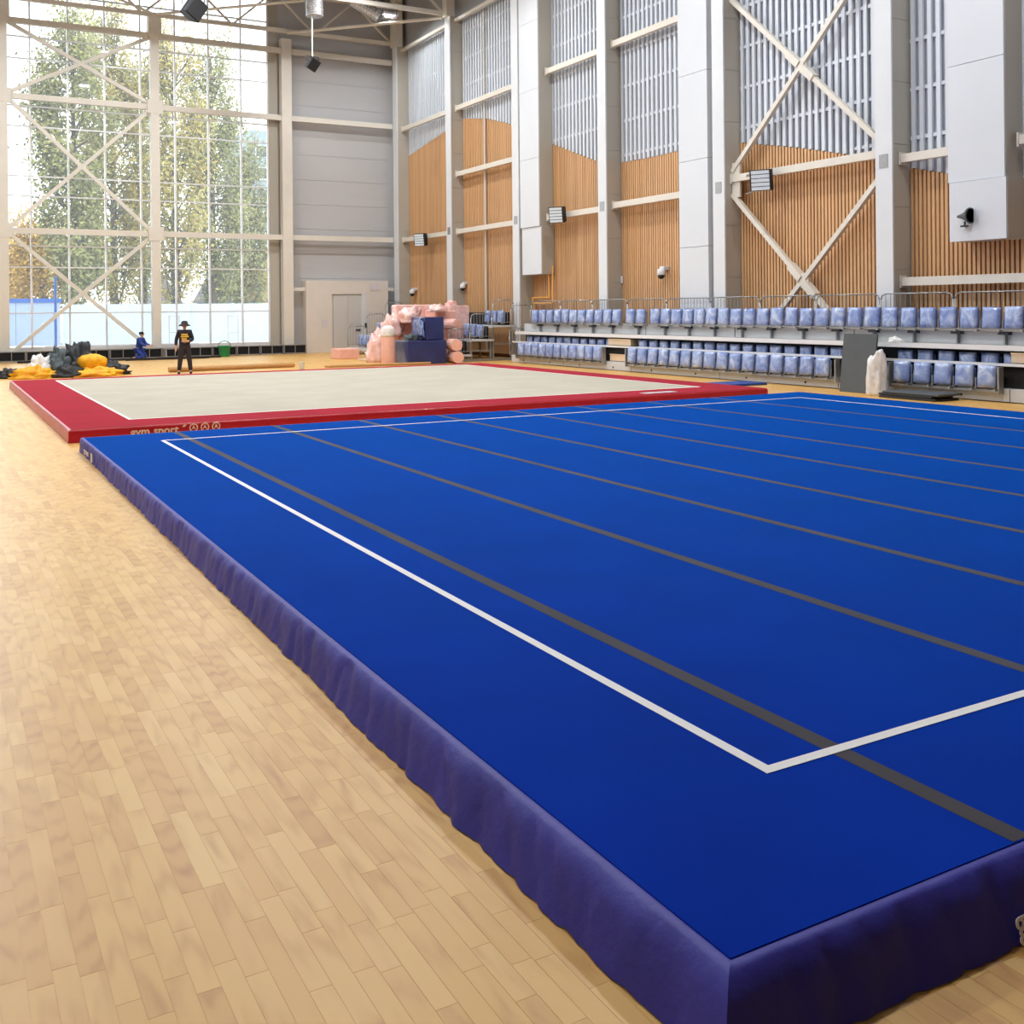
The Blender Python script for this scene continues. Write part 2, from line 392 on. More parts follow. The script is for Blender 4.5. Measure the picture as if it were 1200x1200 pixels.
# horizontal tubes between the pilasters
GX = 20.33
def girt(k, z, w=.2, ext=True):
    for y0, y1 in {2: ((PIL[3]-.05, 33.5),), 3: ((25.3, PIL[3]-PILW),), 5: ((15.7, PIL[5]-PILW), (PIL[6]-.05, 14.1))}.get(k, ((PIL[k+1]-.05, PIL[k]-PILW),)) if z > 3 else ((PIL[k+1]-.05, PIL[k]-PILW),):
        girt_bar(y0, y1, z, w)
def girt_bar(y0, y1, z, w):
    o = MB().sq((GX, y0, z), (GX, y1, z), .16, w).obj('girt', CREAM, wr)
    MB().box(GX-.11, y1-.04, z-w/2-.05, GX+.11, y1, z+w/2+.05).obj('end_plate', CREAM, o)
    return o
for k, zs in enumerate(((10.85, 5.42), (10.85, 7.95, 5.42), (10.9, 5.42), (10.95, 5.48), (5.70, ), (5.50, 2.56))):
    for z in zs: girt(k, z)
    if k < 3: MB().sq((XP+.3, PIL[k+1]-.05, 14.72), (XP+.3, PIL[k]-PILW, 14.72), .14).obj('top_rail', CREAM, wr)
# vertical hanger rod in the second bay
piece('hanger_rod', CREAM, wr, 20.5, 38.95, .2, 20.56, 39.03, 14.6)
# crossed tubes in the fifth bay, one cross above the girt, one below
yA, yB = PIL[4]-PILW, PIL[5]
def cross(z0, z1):
    a, b_, c, d = (GX, yA, z0), (GX, yB, z1), (GX, yA, z1), (GX, yB, z0)
    o = MB().sq(a, b_, .13).obj('brace_tube', CREAM, wr)
    m_ = (Vector(c)+Vector(d))/2; e = (Vector(d)-Vector(c)).normalized()*.62
    o2 = MB().sq(c, m_-e*.2, .13).sq(m_+e*.2, d, .13).obj('brace_tube', CREAM, wr)
    MB().sq(m_-e, m_-e*.12, .2, .2).sq(m_+e*.12, m_+e, .2, .2).box(GX-.02, m_.y-.2, m_.z-.2, GX+.02, m_.y+.2, m_.z+.2).obj('gusset_sleeve', CREAM, o2)
cross(5.9, 10.9); cross(.1, 5.25)
piece('node_plate', CREAM, wr, GX-.03, yA-.32, 5.15, GX+.03, yA, 6.15)

# ---- far wall with its steel columns and rails
wf = struct(MB().box(13.95, YE-.05, 0, XW+.3, YE+.25, ZC).box(XL-.2, YE-.03, 0, 13.95, YE+.25, .42).box(XL-.2, YE-.03, 16.9, 13.95, YE+.25, ZC)
            .obj('wall_far', CLAD), 'tall end wall clad in pale grey panels beside the glazing', 'wall')
z = 0.0
while z < ZC-.2:
    z2 = min(z+1.18, ZC)
    piece('cladding_panel', CLAD, wf, 14.95, YE-.075, z+.006, 19.95, YE-.051, z2-.006)
    z = z2
piece('corner_strip', BEIGE, wf, 13.95, YE-.12, 0, 14.4, YE-.051, ZC-.1)
YC = 47.85
for x0, w in ((2.42, .42), (8.53, .36), (14.4, .48), (-3.5, .4)):
    o = MB().box(x0, YC-.2, 0, x0+w, YC+.2, 14.75).obj('steel_column', CREAM, wf)
    if x0 < 14: MB().box(x0-.1, YC-.25, 14.1, x0+w+.1, YC+.25, 15.05).obj('capital', CREAM, o)
    for zz in (5.45, 11.05):
        if x0 < 14: MB().box(x0-.14, YC-.22, zz-.3, x0+w+.14, YC-.02, zz+.3).obj('node_plate', CREAM, o)
for zz in (14.2, 11.05, 5.45):
    for x0, x1 in ((-3.3, 2.42), (2.84, 8.53), (8.89, 14.4), (14.88, 19.98)):
        MB().sq((x0, YC, zz), (x1, YC, zz), .2, .24).obj('girt', CREAM, wf)
for x0, x1 in ((14.88, 15.45), (19.6, 19.98)): MB().sq((x0, YC, 3.02), (x1, YC, 3.02), .16, .16).obj('girt', CREAM, wf)
for z0, z1 in ((.35, 5.3), (5.6, 10.9), (11.2, 14.1)):
    a, b_, c, d = (2.9, YC, z0), (8.5, YC, z1), (2.9, YC, z1), (8.5, YC, z0)
    MB().sq(a, b_, .15).obj('brace_tube', CREAM, wf)
    o2 = MB().sq(c, d, .15).obj('brace_tube', CREAM, wf)
    m_ = (Vector(c)+Vector(d))/2
    MB().box(m_.x-.16, YC-.08, m_.z-.1, m_.x+.16, YC+.08, m_.z+.1).obj('gusset_plate', CREAM, o2)

# ---- glazing
win = struct(MB().box(XL, YE-.02, .42, 13.95, YE+.12, .56).obj('window_1', ALU), 'full height gridded glazing of the end wall', 'window')
MULX = [13.92] + [12.66 - 1.487*i for i in range(11)]
MULX = [x for x in MULX if x > XL] + [XL+.05]
TRZ = [.56, 2.0, 3.95, 4.85, 6.97, 7.8, 9.9, 10.76, 12.76, 13.68, 15.6, 16.9]
for x in MULX: piece('mullion', ALU, win, x-.035, YE-.06, .5, x+.035, YE+.1, 16.95)
for z in TRZ[1:]: piece('transom', ALU, win, XL, YE-.035, z-.028, 13.95, YE+.08, z+.028)
for xa, xb in zip(MULX[1:], MULX):
    for za, zb in zip(TRZ, TRZ[1:]):
        piece('pane', GLASS, win, xa+.036, YE+.02, za+.03, xb-.036, YE+.026, zb-.03)

# ---- vestibule and door in the far wall
vb = struct(MB().box(15.45, 47.55, 0, 16.72, YE-.08, 3.42).box(18.32, 47.55, 0, 19.6, YE-.08, 3.42).box(16.72, 47.55, 2.78, 18.32, YE-.08, 3.42)
            .obj('trim_1', mat('door_surround', srgb(212, 206, 198), .5, var=.02)), 'pale boxed surround of the far door', 'door surround')
dr = struct(MB().box(16.72, 47.62, .0, 18.32, 47.70, 2.78).obj('door_1', DOORM), 'plain grey double leaf door in the far wall', 'door')
piece('door_leaf', DOORM, dr, 16.80, 47.58, .02, 17.53, 47.62, 2.70); piece('door_leaf', DOORM, dr, 17.54, 47.58, .02, 18.24, 47.62, 2.70)
o = MB().box(17.9, 47.53, 1.02, 18.12, 47.56, 1.08).box(18.1, 47.55, 1.0, 18.14, 47.60, 1.1).obj('door_handle', BLACK, dr)
piece('door_frame', WHITE, dr, 18.24, 47.53, 0, 18.42, 47.62, 2.82)
MB().box(18.36, 47.50, 1.15, 18.47, 47.545, 1.38).obj('card_reader', BLACK, vb)
MB().box(18.65, 47.53, 2.95, 19.15, 47.545, 3.3).obj('notice', mat('notice_paper', srgb(204, 200, 204), .6, var=.03), vb)
MB().box(16.2, 47.535, 1.2, 16.45, 47.545, 1.55).obj('notice', MATS['notice_paper'], vb)

# ---- left and near walls, outside the picture
struct(MB().box(XL-.25, YN, 0, XL, YE+.3, ZC).obj('wall_left', WHITE), 'plain white long side wall', 'wall')
struct(MB().box(XL-.25, YN-.25, 0, XW+.25, YN, ZC).obj('wall_near', WOODB), 'unseen near end wall toned dark to hold back bounce light', 'wall')  # dark tone chosen to weaken light bounced onto the mat's near face
# ---- roof
ce = struct(MB().box(XL-.25, YN-.25, ZC, XW+.25, YE+.3, ZC+.3).obj('ceiling', ROOFG), 'grey profiled roof deck over steel trusses', 'ceiling')
def truss(Y, x0=XL+.05, x1=19.98, zb=15.12, zt=16.9):
    o = MB().sq((x0, Y, zb), (x1, Y, zb), .16, .18).obj('truss_chord', CREAM, ce)
    MB().sq((x0, Y, zt), (x1, Y, zt), .16, .18).obj('truss_chord', CREAM, ce)
    n = 12; w = (x1-x0)/n; b = MB()
    for i in range(n):
        xa = x0+i*w
        za, zz = (zb, zt) if i % 2 == 0 else (zt, zb)
        MB().sq((xa, Y, za), (xa+w, Y, zz), .09).obj('truss_web', CREAM, o)
for k in range(9): truss(47.75-6*k)
MB().tube((14.7, 47.6, 15.0), (19.95, 41.8, 14.95), .07).obj('roof_brace', CREAM, ce)
MB().tube((8.7, 47.6, 15.1), (14.7, 41.8, 15.1), .06).obj('roof_brace', CREAM, ce)
MB().tube((8.7, 47.6, 15.1), (2.7, 41.8, 15.1), .06).obj('roof_brace', CREAM, ce)
for x in (2.6, 8.7, 14.7):
    MB().sq((x, YN, 16.9), (x, 47.7, 16.9), .12, .16).obj('purlin', CREAM, ce)
MB().box(19.9, 47.1, 14.9, 20.3, 47.7, 17.3).obj('roof_post', CREAM, ce)
MB().box(19.9, 41.3, 14.9, 20.3, 41.7, 17.3).obj('roof_post', CREAM, ce)

# ================================================================== the two gymnastics mats
def skirt(name, m, parent, p0, p1, h, amp, seed, fl0=0.0, fl1=0.0, inset=.05, step=.028):
    """one side of a mat cover: vinyl folded over the top edge and hanging to the floor in small upright creases; p0->p1 with the outside on the right"""
    p0, p1 = Vector(p0), Vector(p1); L_ = (p1-p0).length; d = (p1-p0)/L_; nrm = Vector((d.y, -d.x, 0))
    n = max(2, int(L_/step)); prof = [(-inset, h), (-inset*.45, h+.003), (-.014, h-.006), (0, h-.024), (.004, h*.72), (.004, h*.5), (.006, h*.26), (.012, .004)]
    vs = []; fs = []; q = len(prof)
    for i in range(n+1):
        s_ = L_*i/n; base = p0 + d*s_; e = min(1, s_/.3, (L_-s_)/.3)
        for j, (o_, z_) in enumerate(prof):
            k = e*(0 if j < 2 else (.35 if j == 2 else 1))
            t = noise.noise(Vector((s_*3.1+seed, z_*2.2, 0)))*.9 + noise.noise(Vector((s_*8.5+seed*2+z_*2, z_*2, 5)))*.7 + .5*noise.noise(Vector((s_*17-z_*9, z_*4, seed))) - 1.3*(1-abs(noise.noise(Vector((s_*4.3+z_*2.5, z_*1.5, seed+4)))))**9*(z_ < h*.9)
            low = noise.noise(Vector((s_*1.1, seed, 9)))*.012*(1-z_/h)
            g = max(0, 1-z_/h)**.8; r_ = s_/L_; v = base + nrm*(o_ + k*amp*t + low*e + (fl0+(fl1-fl0)*r_)*g) + d*((o_+fl1*g)*r_ - (o_+fl0*g)*(1-r_)); vs.append((v.x, v.y, z_))
    for i in range(n):
        for j in range(q-1): fs.append((i*q+j, (i+1)*q+j, (i+1)*q+j+1, i*q+j+1))
    me = bpy.data.meshes.new(name); me.from_pydata(vs, [], fs); me.materials.append(m)
    for p in me.polygons: p.use_smooth = True
    return link(name, me, parent)
def mat_body(x0, y0, x1, y1, h, root, core_m, side_m, amp, seed, fl=(0, 0, 0, 0)):
    MB().box(x0+.02, y0+.02, 0, x1-.02, y1-.02, h-.008).obj('foam_core', core_m, root)
    c = [(x0, y0), (x1, y0), (x1, y1), (x0, y1)]
    for i in range(4):
        a, b_ = c[i], c[(i+1) % 4]
        skirt('side_cover', side_m, root, (*a, 0), (*b_, 0), h, amp, seed+i*3.7, fl[i], fl[(i+1) % 4])
BX0, BY0, BX1, BY1, BH = 1.86, 2.17, 15.88, 16.12, .2
bm_ = thing('floor_exercise_mat', 'big blue gymnastics floor mat with white boundary line and dark stripes', 'gym mat')
mat_body(BX0, BY0, BX1, BY1, BH, bm_, SKIRTM, SKIRTM, .013, 1.0, (.10, .10, 0, 0.0))
MB().box(BX0+.05, BY0+.05, BH-.006, BX1-.05, BY1-.05, BH+.004).obj('carpet', BLUEC, bm_)
for x in (3.185, 4.68, 6.1, 7.5, 8.92, 10.28, 11.87, 13.45):
    MB().box(x-.045, BY0+.055, BH+.004, x+.045, BY1-.055, BH+.0052).obj('dark_stripe', STRIPEM, bm_)
wx0, wy0, wx1, wy1, ww = 2.79, 3.02, 14.9, 15.11, .052
for a in ((wx0, wy0, wx1, wy0+ww), (wx0, wy1-ww, wx1, wy1), (wx0, wy0+ww, wx0+ww, wy1-ww), (wx1-ww, wy0+ww, wx1, wy1-ww)):
    piece('white_line', LINEM, bm_, a[0], a[1], BH+.0054, a[2], a[3], BH+.0068)
RX0, RY0, RX1, RY1, RH = 1.83, 17.25, 16.05, 30.9, .2
rm_ = thing('rhythmic_mat', 'red bordered gymnastics mat with beige carpet centre', 'gym mat')
mat_body(RX0, RY0, RX1, RY1, RH, rm_, REDSK, REDSK, .004, 21.0)
gx0, gy0, gx1, gy1 = 2.88, 18.36, 15.1, 30.2
for a in ((RX0+.05, RY0+.05, RX1-.05, gy0), (RX0+.05, gy1, RX1-.05, RY1-.05), (RX0+.05, gy0, gx0, gy1), (gx1, gy0, RX1-.05, gy1)):
    MB().box(a[0], a[1], RH-.006, a[2], a[3], RH+.004).obj('red_border', REDC, rm_)
MB().box(gx0, gy0, RH-.006, gx1, gy1, RH+.004).obj('beige_carpet', BEIGEC, rm_)
for a in ((gx0, gy0, gx1, gy0+.05), (gx0, gy1-.05, gx1, gy1), (gx0, gy0+.05, gx0+.05, gy1-.05), (gx1-.05, gy0+.05, gx1, gy1-.05)):
    piece('white_line', LINEM, rm_, a[0], a[1], RH+.0042, a[2], a[3], RH+.0056)

# lettering on the covers
def side_text(parent, body, size, m, loc, rot, off):
    x = 0.0
    for w in body.split():                         # one part for each word
        me = text_mesh(w, size, m, off); o = link('lettering', me, parent); o.rotation_euler = rot
        o.location = Vector(loc) + Euler(rot).to_matrix() @ Vector((x, 0, 0)); x += max(v.co.x for v in me.vertices) + size*.34
def tick(parent, m, loc, rot, s):
    """slanted accent after the words"""
    me = MB().add([(0,0,0),(s*.75,0,0),(s*1.15,s*.62,0),(s*.4,s*.62,0),(0,0,.004),(s*.75,0,.004),(s*1.15,s*.62,.004),(s*.4,s*.62,.004)],
                  ((0,3,2,1),(4,5,6,7),(0,1,5,4),(1,2,6,5),(2,3,7,6),(3,0,4,7))).mesh('accent_mark', m)
    o = link('accent_mark', me, parent, loc); o.rotation_euler = rot; return o
FRONT = (PI/2, 0, 0)
side_text(rm_, 'gym sport', .178, PRINTC, (2.73, RY0-.018, .055), FRONT, .005); tick(rm_, PRINTC, (3.52, RY0-.018, .145), FRONT, .06)
def emblem(x):
    b = MB(); n = 20; r0, r1 = .05, .07
    vs = []; fs = []
    for k in range(n):
        t = 2*PI*k/n
        for r in (r0, r1): vs.append((r*math.cos(t), r*math.sin(t), .003))
    for k in range(n): fs.append((2*k, 2*((k+1) % n), 2*((k+1) % n)+1, 2*k+1))
    b.add(vs, fs)
    b.add([(-.035,-.03,.003),(.0,.045,.003),(.035,-.03,.003),(0,-.012,.003)], ((0,3,1),(3,2,1)))
    o = b.obj('round_emblem', PRINTC, rm_, loc=(x, RY0-.018, .125)); o.rotation_euler = FRONT
for x in (3.70, 3.88, 4.06): emblem(x)
side_text(bm_, 'gym sport', .115, PRINTW, (2.93, BY0-.112, .034), (PI/2-.42, 0, 0), .0006); tick(bm_, PRINTW, (3.52, BY0-.09, .10), (PI/2-.42, 0, 0), .045)
LEFT = (PI/2, 0, -PI/2)
side_text(bm_, 'gym sport', .11, PRINTW, (BX0-.034, 15.40, .07), LEFT, .001)
o = MB().box(0,0,0,.035,.13,.003).box(.055,0,0,.09,.13,.003).box(.115,.02,0,.15,.13,.003).box(.03,.05,0,.06,.08,.003).obj('logo_mark', PRINTW, bm_, loc=(BX0-.04, 14.66, .03)); o.rotation_euler = LEFT

# ================================================================== wrapped seats
def seat_mesh():
    """padded folding seat in clear film: a slightly tapered, crumpled cushion; front towards -X, origin at the bottom centre"""
    W, Hh, T = .415, .46, .085
    nx, nz = 7, 7; vs = []; fs = []
    def P(i, j, front):
        a = i/(nx-1)*2-1; c = j/(nz-1)
        w = W/2*(1-.05*c); y = a*w; z = Hh*c
        edge = min(1, (1-abs(a))*4, min(c, 1-c)*5+.0)
        x = (-T/2-.028*edge) if front else (T/2+.01*edge)
        j_ = noise.noise(Vector((y*9, z*9, 3 if front else 8)))*.010
        return (x+j_, y+noise.noise(Vector((z*5, y, 2)))*.004*(abs(a) > .9), z)
    for front in (True, False):
        for j in range(nz):
            for i in range(nx): vs.append(P(i, j, front))
    q = nx*nz
    for j in range(nz-1):
        for i in range(nx-1):
            a = j*nx+i; fs.append((a, a+nx, a+nx+1, a+1)); fs.append((q+a, q+a+1, q+a+nx+1, q+a+nx))
    for i in range(nx-1):
        fs.append((i, i+1, q+i+1, q+i)); a = (nz-1)*nx+i; fs.append((a+1, a, q+a, q+a+1))
    for j in range(nz-1):
        a = j*nx; fs.append((a+nx, a, q+a, q+a+nx)); a = j*nx+nx-1; fs.append((a, a+nx, q+a+nx, q+a))
    return MB().add(vs, fs).mesh('back_cushion', SEATM, smooth=True)
SEAT_ME = seat_mesh()
PAD_ME = MB().box(-.03, -.19, .03, .035, .19, .40).mesh('seat_pad', SEATM, smooth=True, bevel=.022)
BRK_ME = MB().sq((.03, 0, .2), (.03, 0, -.06), .03, .03).sq((.05, 0, -.045), (-.10, 0, -.045), .03, .035).box(-.12, -.022, -.075, -.085, .022, -.02).mesh('bracket', STEEL)
ARM_ME = MB().box(-.03, -.012, -.03, .03, .012, .34).mesh('side_plate', BLACK)
def make_seat(loc, label, group, lean=.06, cush=True):
    t = thing('stadium_chair', label, 'folding chair', loc, 0, group); t.rotation_euler = (0, lean, 0)
    c = link('back_cushion', SEAT_ME, t, (0, 0, 0)); c.scale = (1, R.uniform(.95, 1.03), R.uniform(.97, 1.03)); c.rotation_euler = (R.uniform(-.02, .02), 0, R.uniform(-.03, .03))
    link('seat_pad', PAD_ME, t, (.075, 0, 0)); link('bracket', BRK_ME, t, (0, -.245, 0)); link('side_plate', ARM_ME, t, (.05, .245, 0))
    return t
PIT = .522
g3 = [33.05-PIT*i for i in range(11)] + [27.07-.55*i for i in range(2)] + [25.78-.528*i for i in range(26)]
for i, y in enumerate(g3):
    w = ('blue film-wrapped seat in the top row above the far front row block', 'top row seats above the far block') if i < 11 else (('blue film-wrapped seat of the top row pair set between two gaps', 'pair of top row seats between gaps') if i < 13 else ('blue film-wrapped seat in the long top row block past the broad white duct', 'top row seats of the long block'))
    make_seat((19.42, y, 1.49), *w)
g1a = [33.15-.50*i for i in range(11)]; g1b = [26.25-.524*i for i in range(16)]; g1c = [16.02-.535*i for i in range(5)]
for y in g1a: make_seat((18.88, y, .29), 'blue film-wrapped seat in the front row between far railing and step gap', 'front row seats before the first step gap')
for y in g1b: make_seat((18.88, y, .29), 'blue film-wrapped seat in the front row between step gap and dark board', 'front row seats between step gap and dark board')
for y in g1c: make_seat((18.88, y, .29), 'blue film-wrapped seat in the front row beside the white film bundle', 'front row seats beside the white bundle')
for ys, w in (([33.3-.52*i for i in range(11)], 'the far front row block'), ([26.3-.53*i for i in range(17)], 'front seats before the dark board'), ([16.3-.54*i for i in range(6)], 'front seats beside the film bundle')):
    for y in ys: make_seat((19.36, y, .52), 'blue wrapped middle row seat half hidden behind ' + w, 'middle row seats behind ' + w, lean=.02)

# ---- the long folded stand
st = thing('telescopic_stand', 'long grey folded grandstand with three stepped rows along the slatted wall', 'grandstand', (19.0, 34.1, 0))
def sp(name, m, x0, y0, z0, x1, y1, z1):
    return piece(name, m, st, x0-19.0, y0-34.1, z0, x1-19.0, y1-34.1, z1)
YS0, YS1 = 34.1, 9.0
ycut = [YS0, 30.4, 26.45, 22.3, 18.0, 13.45, 9.0]
for a, b_ in zip(ycut, ycut[1:]):
    f_ = sp('fascia_panel', STANDG, 19.0, b_+.012, .02, 19.05, a-.012, .27)
    for t in (.25, .75):
        c = MB().tube((18.992, a+(b_-a)*t, .10), (19.0, a+(b_-a)*t, .10), .032).obj('bolt_cap', BLACK, st); c.location = (-19.0, -34.1, 0)
sp('deck', STANDG, 19.05, YS1, .25, 19.9, YS0, .28)
sp('riser_shade', VOID, 19.14, YS1, .28, 19.16, YS0, .72)  # dark sheet put in for the shade under the row above
sp('edge_strip', ALU, 19.03, YS1, .735, 19.10, YS0, .79)
sp('deck', STANDD, 19.10, YS1, .735, 19.3, YS0, .765)
sp('rear_shade', STANDD, 19.62, YS1, .28, 19.64, YS0, 1.06)
sp('edge_strip', ALU, 19.16, YS1, 1.045, 19.22, YS0, 1.15)
sp('deck', STANDG, 19.22, YS1, 1.11, 19.95, YS0, 1.145)
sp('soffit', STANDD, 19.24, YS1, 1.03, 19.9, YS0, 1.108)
for a, b_ in zip(ycut, ycut[1:]): sp('rear_panel', STANDG, 19.56, b_+.02, 1.15, 19.60, a-.02, 1.44)
sp('base_shade', VOID, 19.4, YS1, 0, 19.42, YS0, .25)
for ya, yb in ((33.5, 27.7), (27.45, 26.2), (26.1, 9.0)):
    sp('seat_beam', STEEL, 19.40, yb, 1.43, 19.49, ya, 1.49)
    y = ya-.7
    while y > yb:
        sp('beam_bracket', STEEL, 19.46, y-.02, 1.15, 19.57, y+.02, 1.43); sp('beam_bracket', STANDD, 19.43, y-.12, 1.36, 19.56, y+.12, 1.425); y -= 1.15
for ya, yb in ((33.5, 27.85), (26.55, 17.95), (16.35, 13.6)):
    sp('seat_beam', STEEL, 18.88, yb, .20, 18.97, ya, .255); sp('seat_beam', STEEL, 19.36, yb, .47, 19.44, ya, .53)
    for y in (ya, yb): sp('beam_end', STEEL, 18.84, y-.02, .17, 18.99, y+.02, .72)
# wooden steps in the gaps
for y0, y1, x0, x1, z0, z1, w in ((26.75, 28.0, 19.2, 19.6, .80, 1.0, 'upper pale wooden step box in the far gap of the stand'), (26.9, 27.75, 19.1, 19.135, .30, .52, 'lower pale wooden step box in the far gap of the stand'), (12.2, 13.55, 19.2, 19.6, .80, 1.01, 'pale wooden step box in the near gap of the stand')):
    b = MB().box(x0, y0, z0+.0, x1, y1, z1-.03).box(x0-.012, y0-.01, z1-.03, x1, y1+.01, z1)
    tag(b.obj('step_box', BEIGEW), w, 'step')
# guard rails along the back of the top row
def rail_mesh(L_, h=1.1, r=.018):
    c = .14; pts = [(0, 0, 0), (0, 0, h-c), (0, -c*.3, h-c*.3), (0, -c, h), (0, -(L_-c), h), (0, -(L_-c*.3), h-c*.3), (0, -L_, h-c), (0, -L_, 0)]
    return MB().path(pts, r, 6).mesh('rail_frame', STEEL, smooth=True)
RAILF = rail_mesh(2.02); BARM = MB().tube((0, 0, .1), (0, 0, 1.1), .009, n=5).mesh('rail_bar', STEEL); LOWM = MB().tube((0, 0, .12), (0, -2.02, .12), .012, n=5).mesh('lower_rail', STEEL)
def guard(loc, rz=0, label='galvanised barred guard rail behind the top row of seats', group='guard rails behind the top row', nb=13, frame=RAILF, low=LOWM, L_=2.02):
    t = thing('guard_rail', label, 'railing', loc, rz, group)
    link('rail_frame', frame, t); link('lower_rail', low, t)
    for i in range(nb): link('rail_bar', BARM, t, (0, -L_*(i+1)/(nb+1), 0))
    return t
for i in range(12): guard((19.85, 34.0-2.07*i, 1.15 + .02))
RAILS = rail_mesh(.85, .98); LOWS = MB().tube((0, 0, .12), (0, -.85, .12), .012, n=5).mesh('lower_rail', STEEL)
guard((19.0+.02, 34.14, 1.15), PI/2, 'short end railing of the long stand beside the opened tiers', None, 6, RAILS, LOWS, .85)
guard((19.0-.05, 34.14, .25), PI/2, 'low end railing of the long stand beside the opened tiers', None, 6, RAILS, LOWS, .85)

# ---- opened stand in the far corner
s2 = thing('opened_stand', 'grey opened grandstand tiers on legs in the far corner by the foam pile', 'grandstand', (17.0, 35.4, 0))
TI = [(17.0, .27), (17.95, .83), (18.9, 1.36)]
for i, (x, z) in enumerate(TI):
    def q(name, m, x0, y0, z0, x1, y1, z1): return piece(name, m, s2, x0-17.0, y0-35.4, z0, x1-17.0, y1-35.4, z1)
    q('deck', STANDG, x, 35.4, z-.07, x+1.0, 46.3, z)
    q('edge_strip', ALU, x-.03, 35.4, z-.09, x, 46.3, z+.005)
    q('riser', VOID, x+.9, 35.7, z, x+.93, 46.3, z+.5)
    for y in (35.5, 38.2, 40.9, 43.6, 46.2):
        for dx in (.06, .9): q('leg', STEEL, x+dx-.035, y-.035, 0, x+dx+.035, y+.035, z-.07)
        if z > .5: q('tie_bar', STEEL, x+.06, y-.02, z*.45, x+.9, y+.02, z*.45+.05)
    q('foot_beam', STEEL, x-.1, 35.44, 0, x+1.0, 35.56, .10)
RAILT = rail_mesh(.9, .98); LOWT = MB().tube((0, 0, .12), (0, -.9, .12), .012, n=5).mesh('lower_rail', STEEL)
for (x, z), w in zip(TI, ('lowest', 'middle', 'highest')):
    guard((x+.03, 35.42, z), PI/2, 'end railing on the %s opened tier next to the foam pile' % w, None, 6, RAILT, LOWT, .9)
    guard((x+.03, 46.25, z), PI/2, 'end railing on the %s opened tier next to the far door' % w, None, 6, RAILT, LOWT, .9)
    for y in ((35.85,) if z < .5 else (35.85, 36.4, 36.95)): make_seat((x+.6, y, z+.12), 'blue wrapped seat on the %s opened tier near the foam pile' % w, 'seats on the %s opened tier near the foam' % w)
    for y in (43.6, 44.15, 44.7, 45.25, 45.8): make_seat((x+.45, y, z+.12), 'blue wrapped seat on the %s opened tier near the far door' % w, 'seats on the %s opened tier near the door' % w)

# ================================================================== ducts and things on the walls
def duct(label, y0, y1, z0, zs, low=.05, dep=XW-XP-.09):
    t = thing('air_duct', label, 'duct', (XP-.02, (y0+y1)/2, z0))
    oy, oz = (y0+y1)/2, z0; w = (y1-y0)/2
    z = zs
    while z < 14.6:
        z2 = min(z+2.6, 14.6); MB().box(0, -w, z-oz+.006, dep, w, z2-oz-.006).obj('duct_section', DUCTW, t); z = z2
    if dep > .4:
        MB().box(.04, -w-.012, zs-oz, dep, -w-.001, 14.6-oz).obj('side_panel', BEIGE, t); MB().box(low+.04, -w-.072, .02, dep, -w-.061, zs-oz-.01).obj('side_panel', BEIGE, t)
    if z0 < zs: MB().box(low, -w-.06, 0, dep, w-.06, zs-oz-.006).obj('outlet_section', DUCTW, t)
    return t
duct('white boxed duct hanging beside the third pilaster above yellow pipes', 33.62, 35.05, 3.3, 5.1, .04)
duct('broad white boxed duct running down to the top seats', 23.9, 25.25, 1.2, 1.2, dep=.2)
duct('white boxed duct with a small horn loudspeaker on it', 14.22, 15.63, 3.4, 4.72, -.04)
# yellow pipes
p = MB()
tag(MB().path([(20.45, 34.95, 2.2), (20.45, 34.95, 2.42), (20.45, 33.72, 2.42), (20.45, 33.72, 3.6)], .035).obj('gas_pipe', YPIPE), 'inner yellow bent pipe under the white boxed duct', 'pipe')
tag(MB().path([(20.45, 34.85, 1.9), (20.45, 34.85, 2.2), (20.45, 33.45, 2.2), (20.45, 33.45, 3.6)], .035).obj('gas_pipe', YPIPE), 'outer yellow bent pipe under the white boxed duct', 'pipe')
# floodlights on the girts
LEDM = bpy.data.materials.new('floodlight_lens'); LEDM.use_nodes = True
_b = LEDM.node_tree.nodes['Principled BSDF']; _b.inputs['Base Color'].default_value = srgb(210, 222, 232); _b.inputs['Roughness'].default_value = .2
def flood(y, z, label):
    t = thing('floodlight', label, 'floodlight', (19.9, y, z))
    M = Matrix.Rotation(math.radians(32), 4, 'Z') @ Matrix.Rotation(math.radians(-8), 4, 'Y')
    hs = MB().box(-.11, -.30, -.29, .10, .30, .29, M).obj('housing', BLACK, t, bevel=.02)
    for i in range(5): MB().box(-.13, -.25, -.27+i*.11, -.11, .25, -.18+i*.11, M).obj('lens_strip', LEDM, hs)
    for i in range(7): MB().box(.10, -.27+i*.085, -.25, .19, -.255+i*.085, .25, M).obj('cooling_fin', BLACK, hs)
    MB().sq((.08, .38, 0), (.4, .55, .0), .06).sq((.05, .33, -.1), (.05, .33, .1), .05).sq((.05, .33, 0), (.1, .42, 0), .05).obj('mounting_arm', CREAM, t)
    for dz in (-.26, .26): MB().sq((-.05, .05, dz), (.38, 1.05, dz), .03).obj('cage_bar', STEEL, t)
    return t
flood(44.3, 5.25, 'black floodlight on the tube in the bay next to the corner')
flood(32.2, 5.40, 'black floodlight on the tube next to the white boxed duct')
flood(21.55, 5.46, 'black floodlight on the tube where the crossed braces meet')
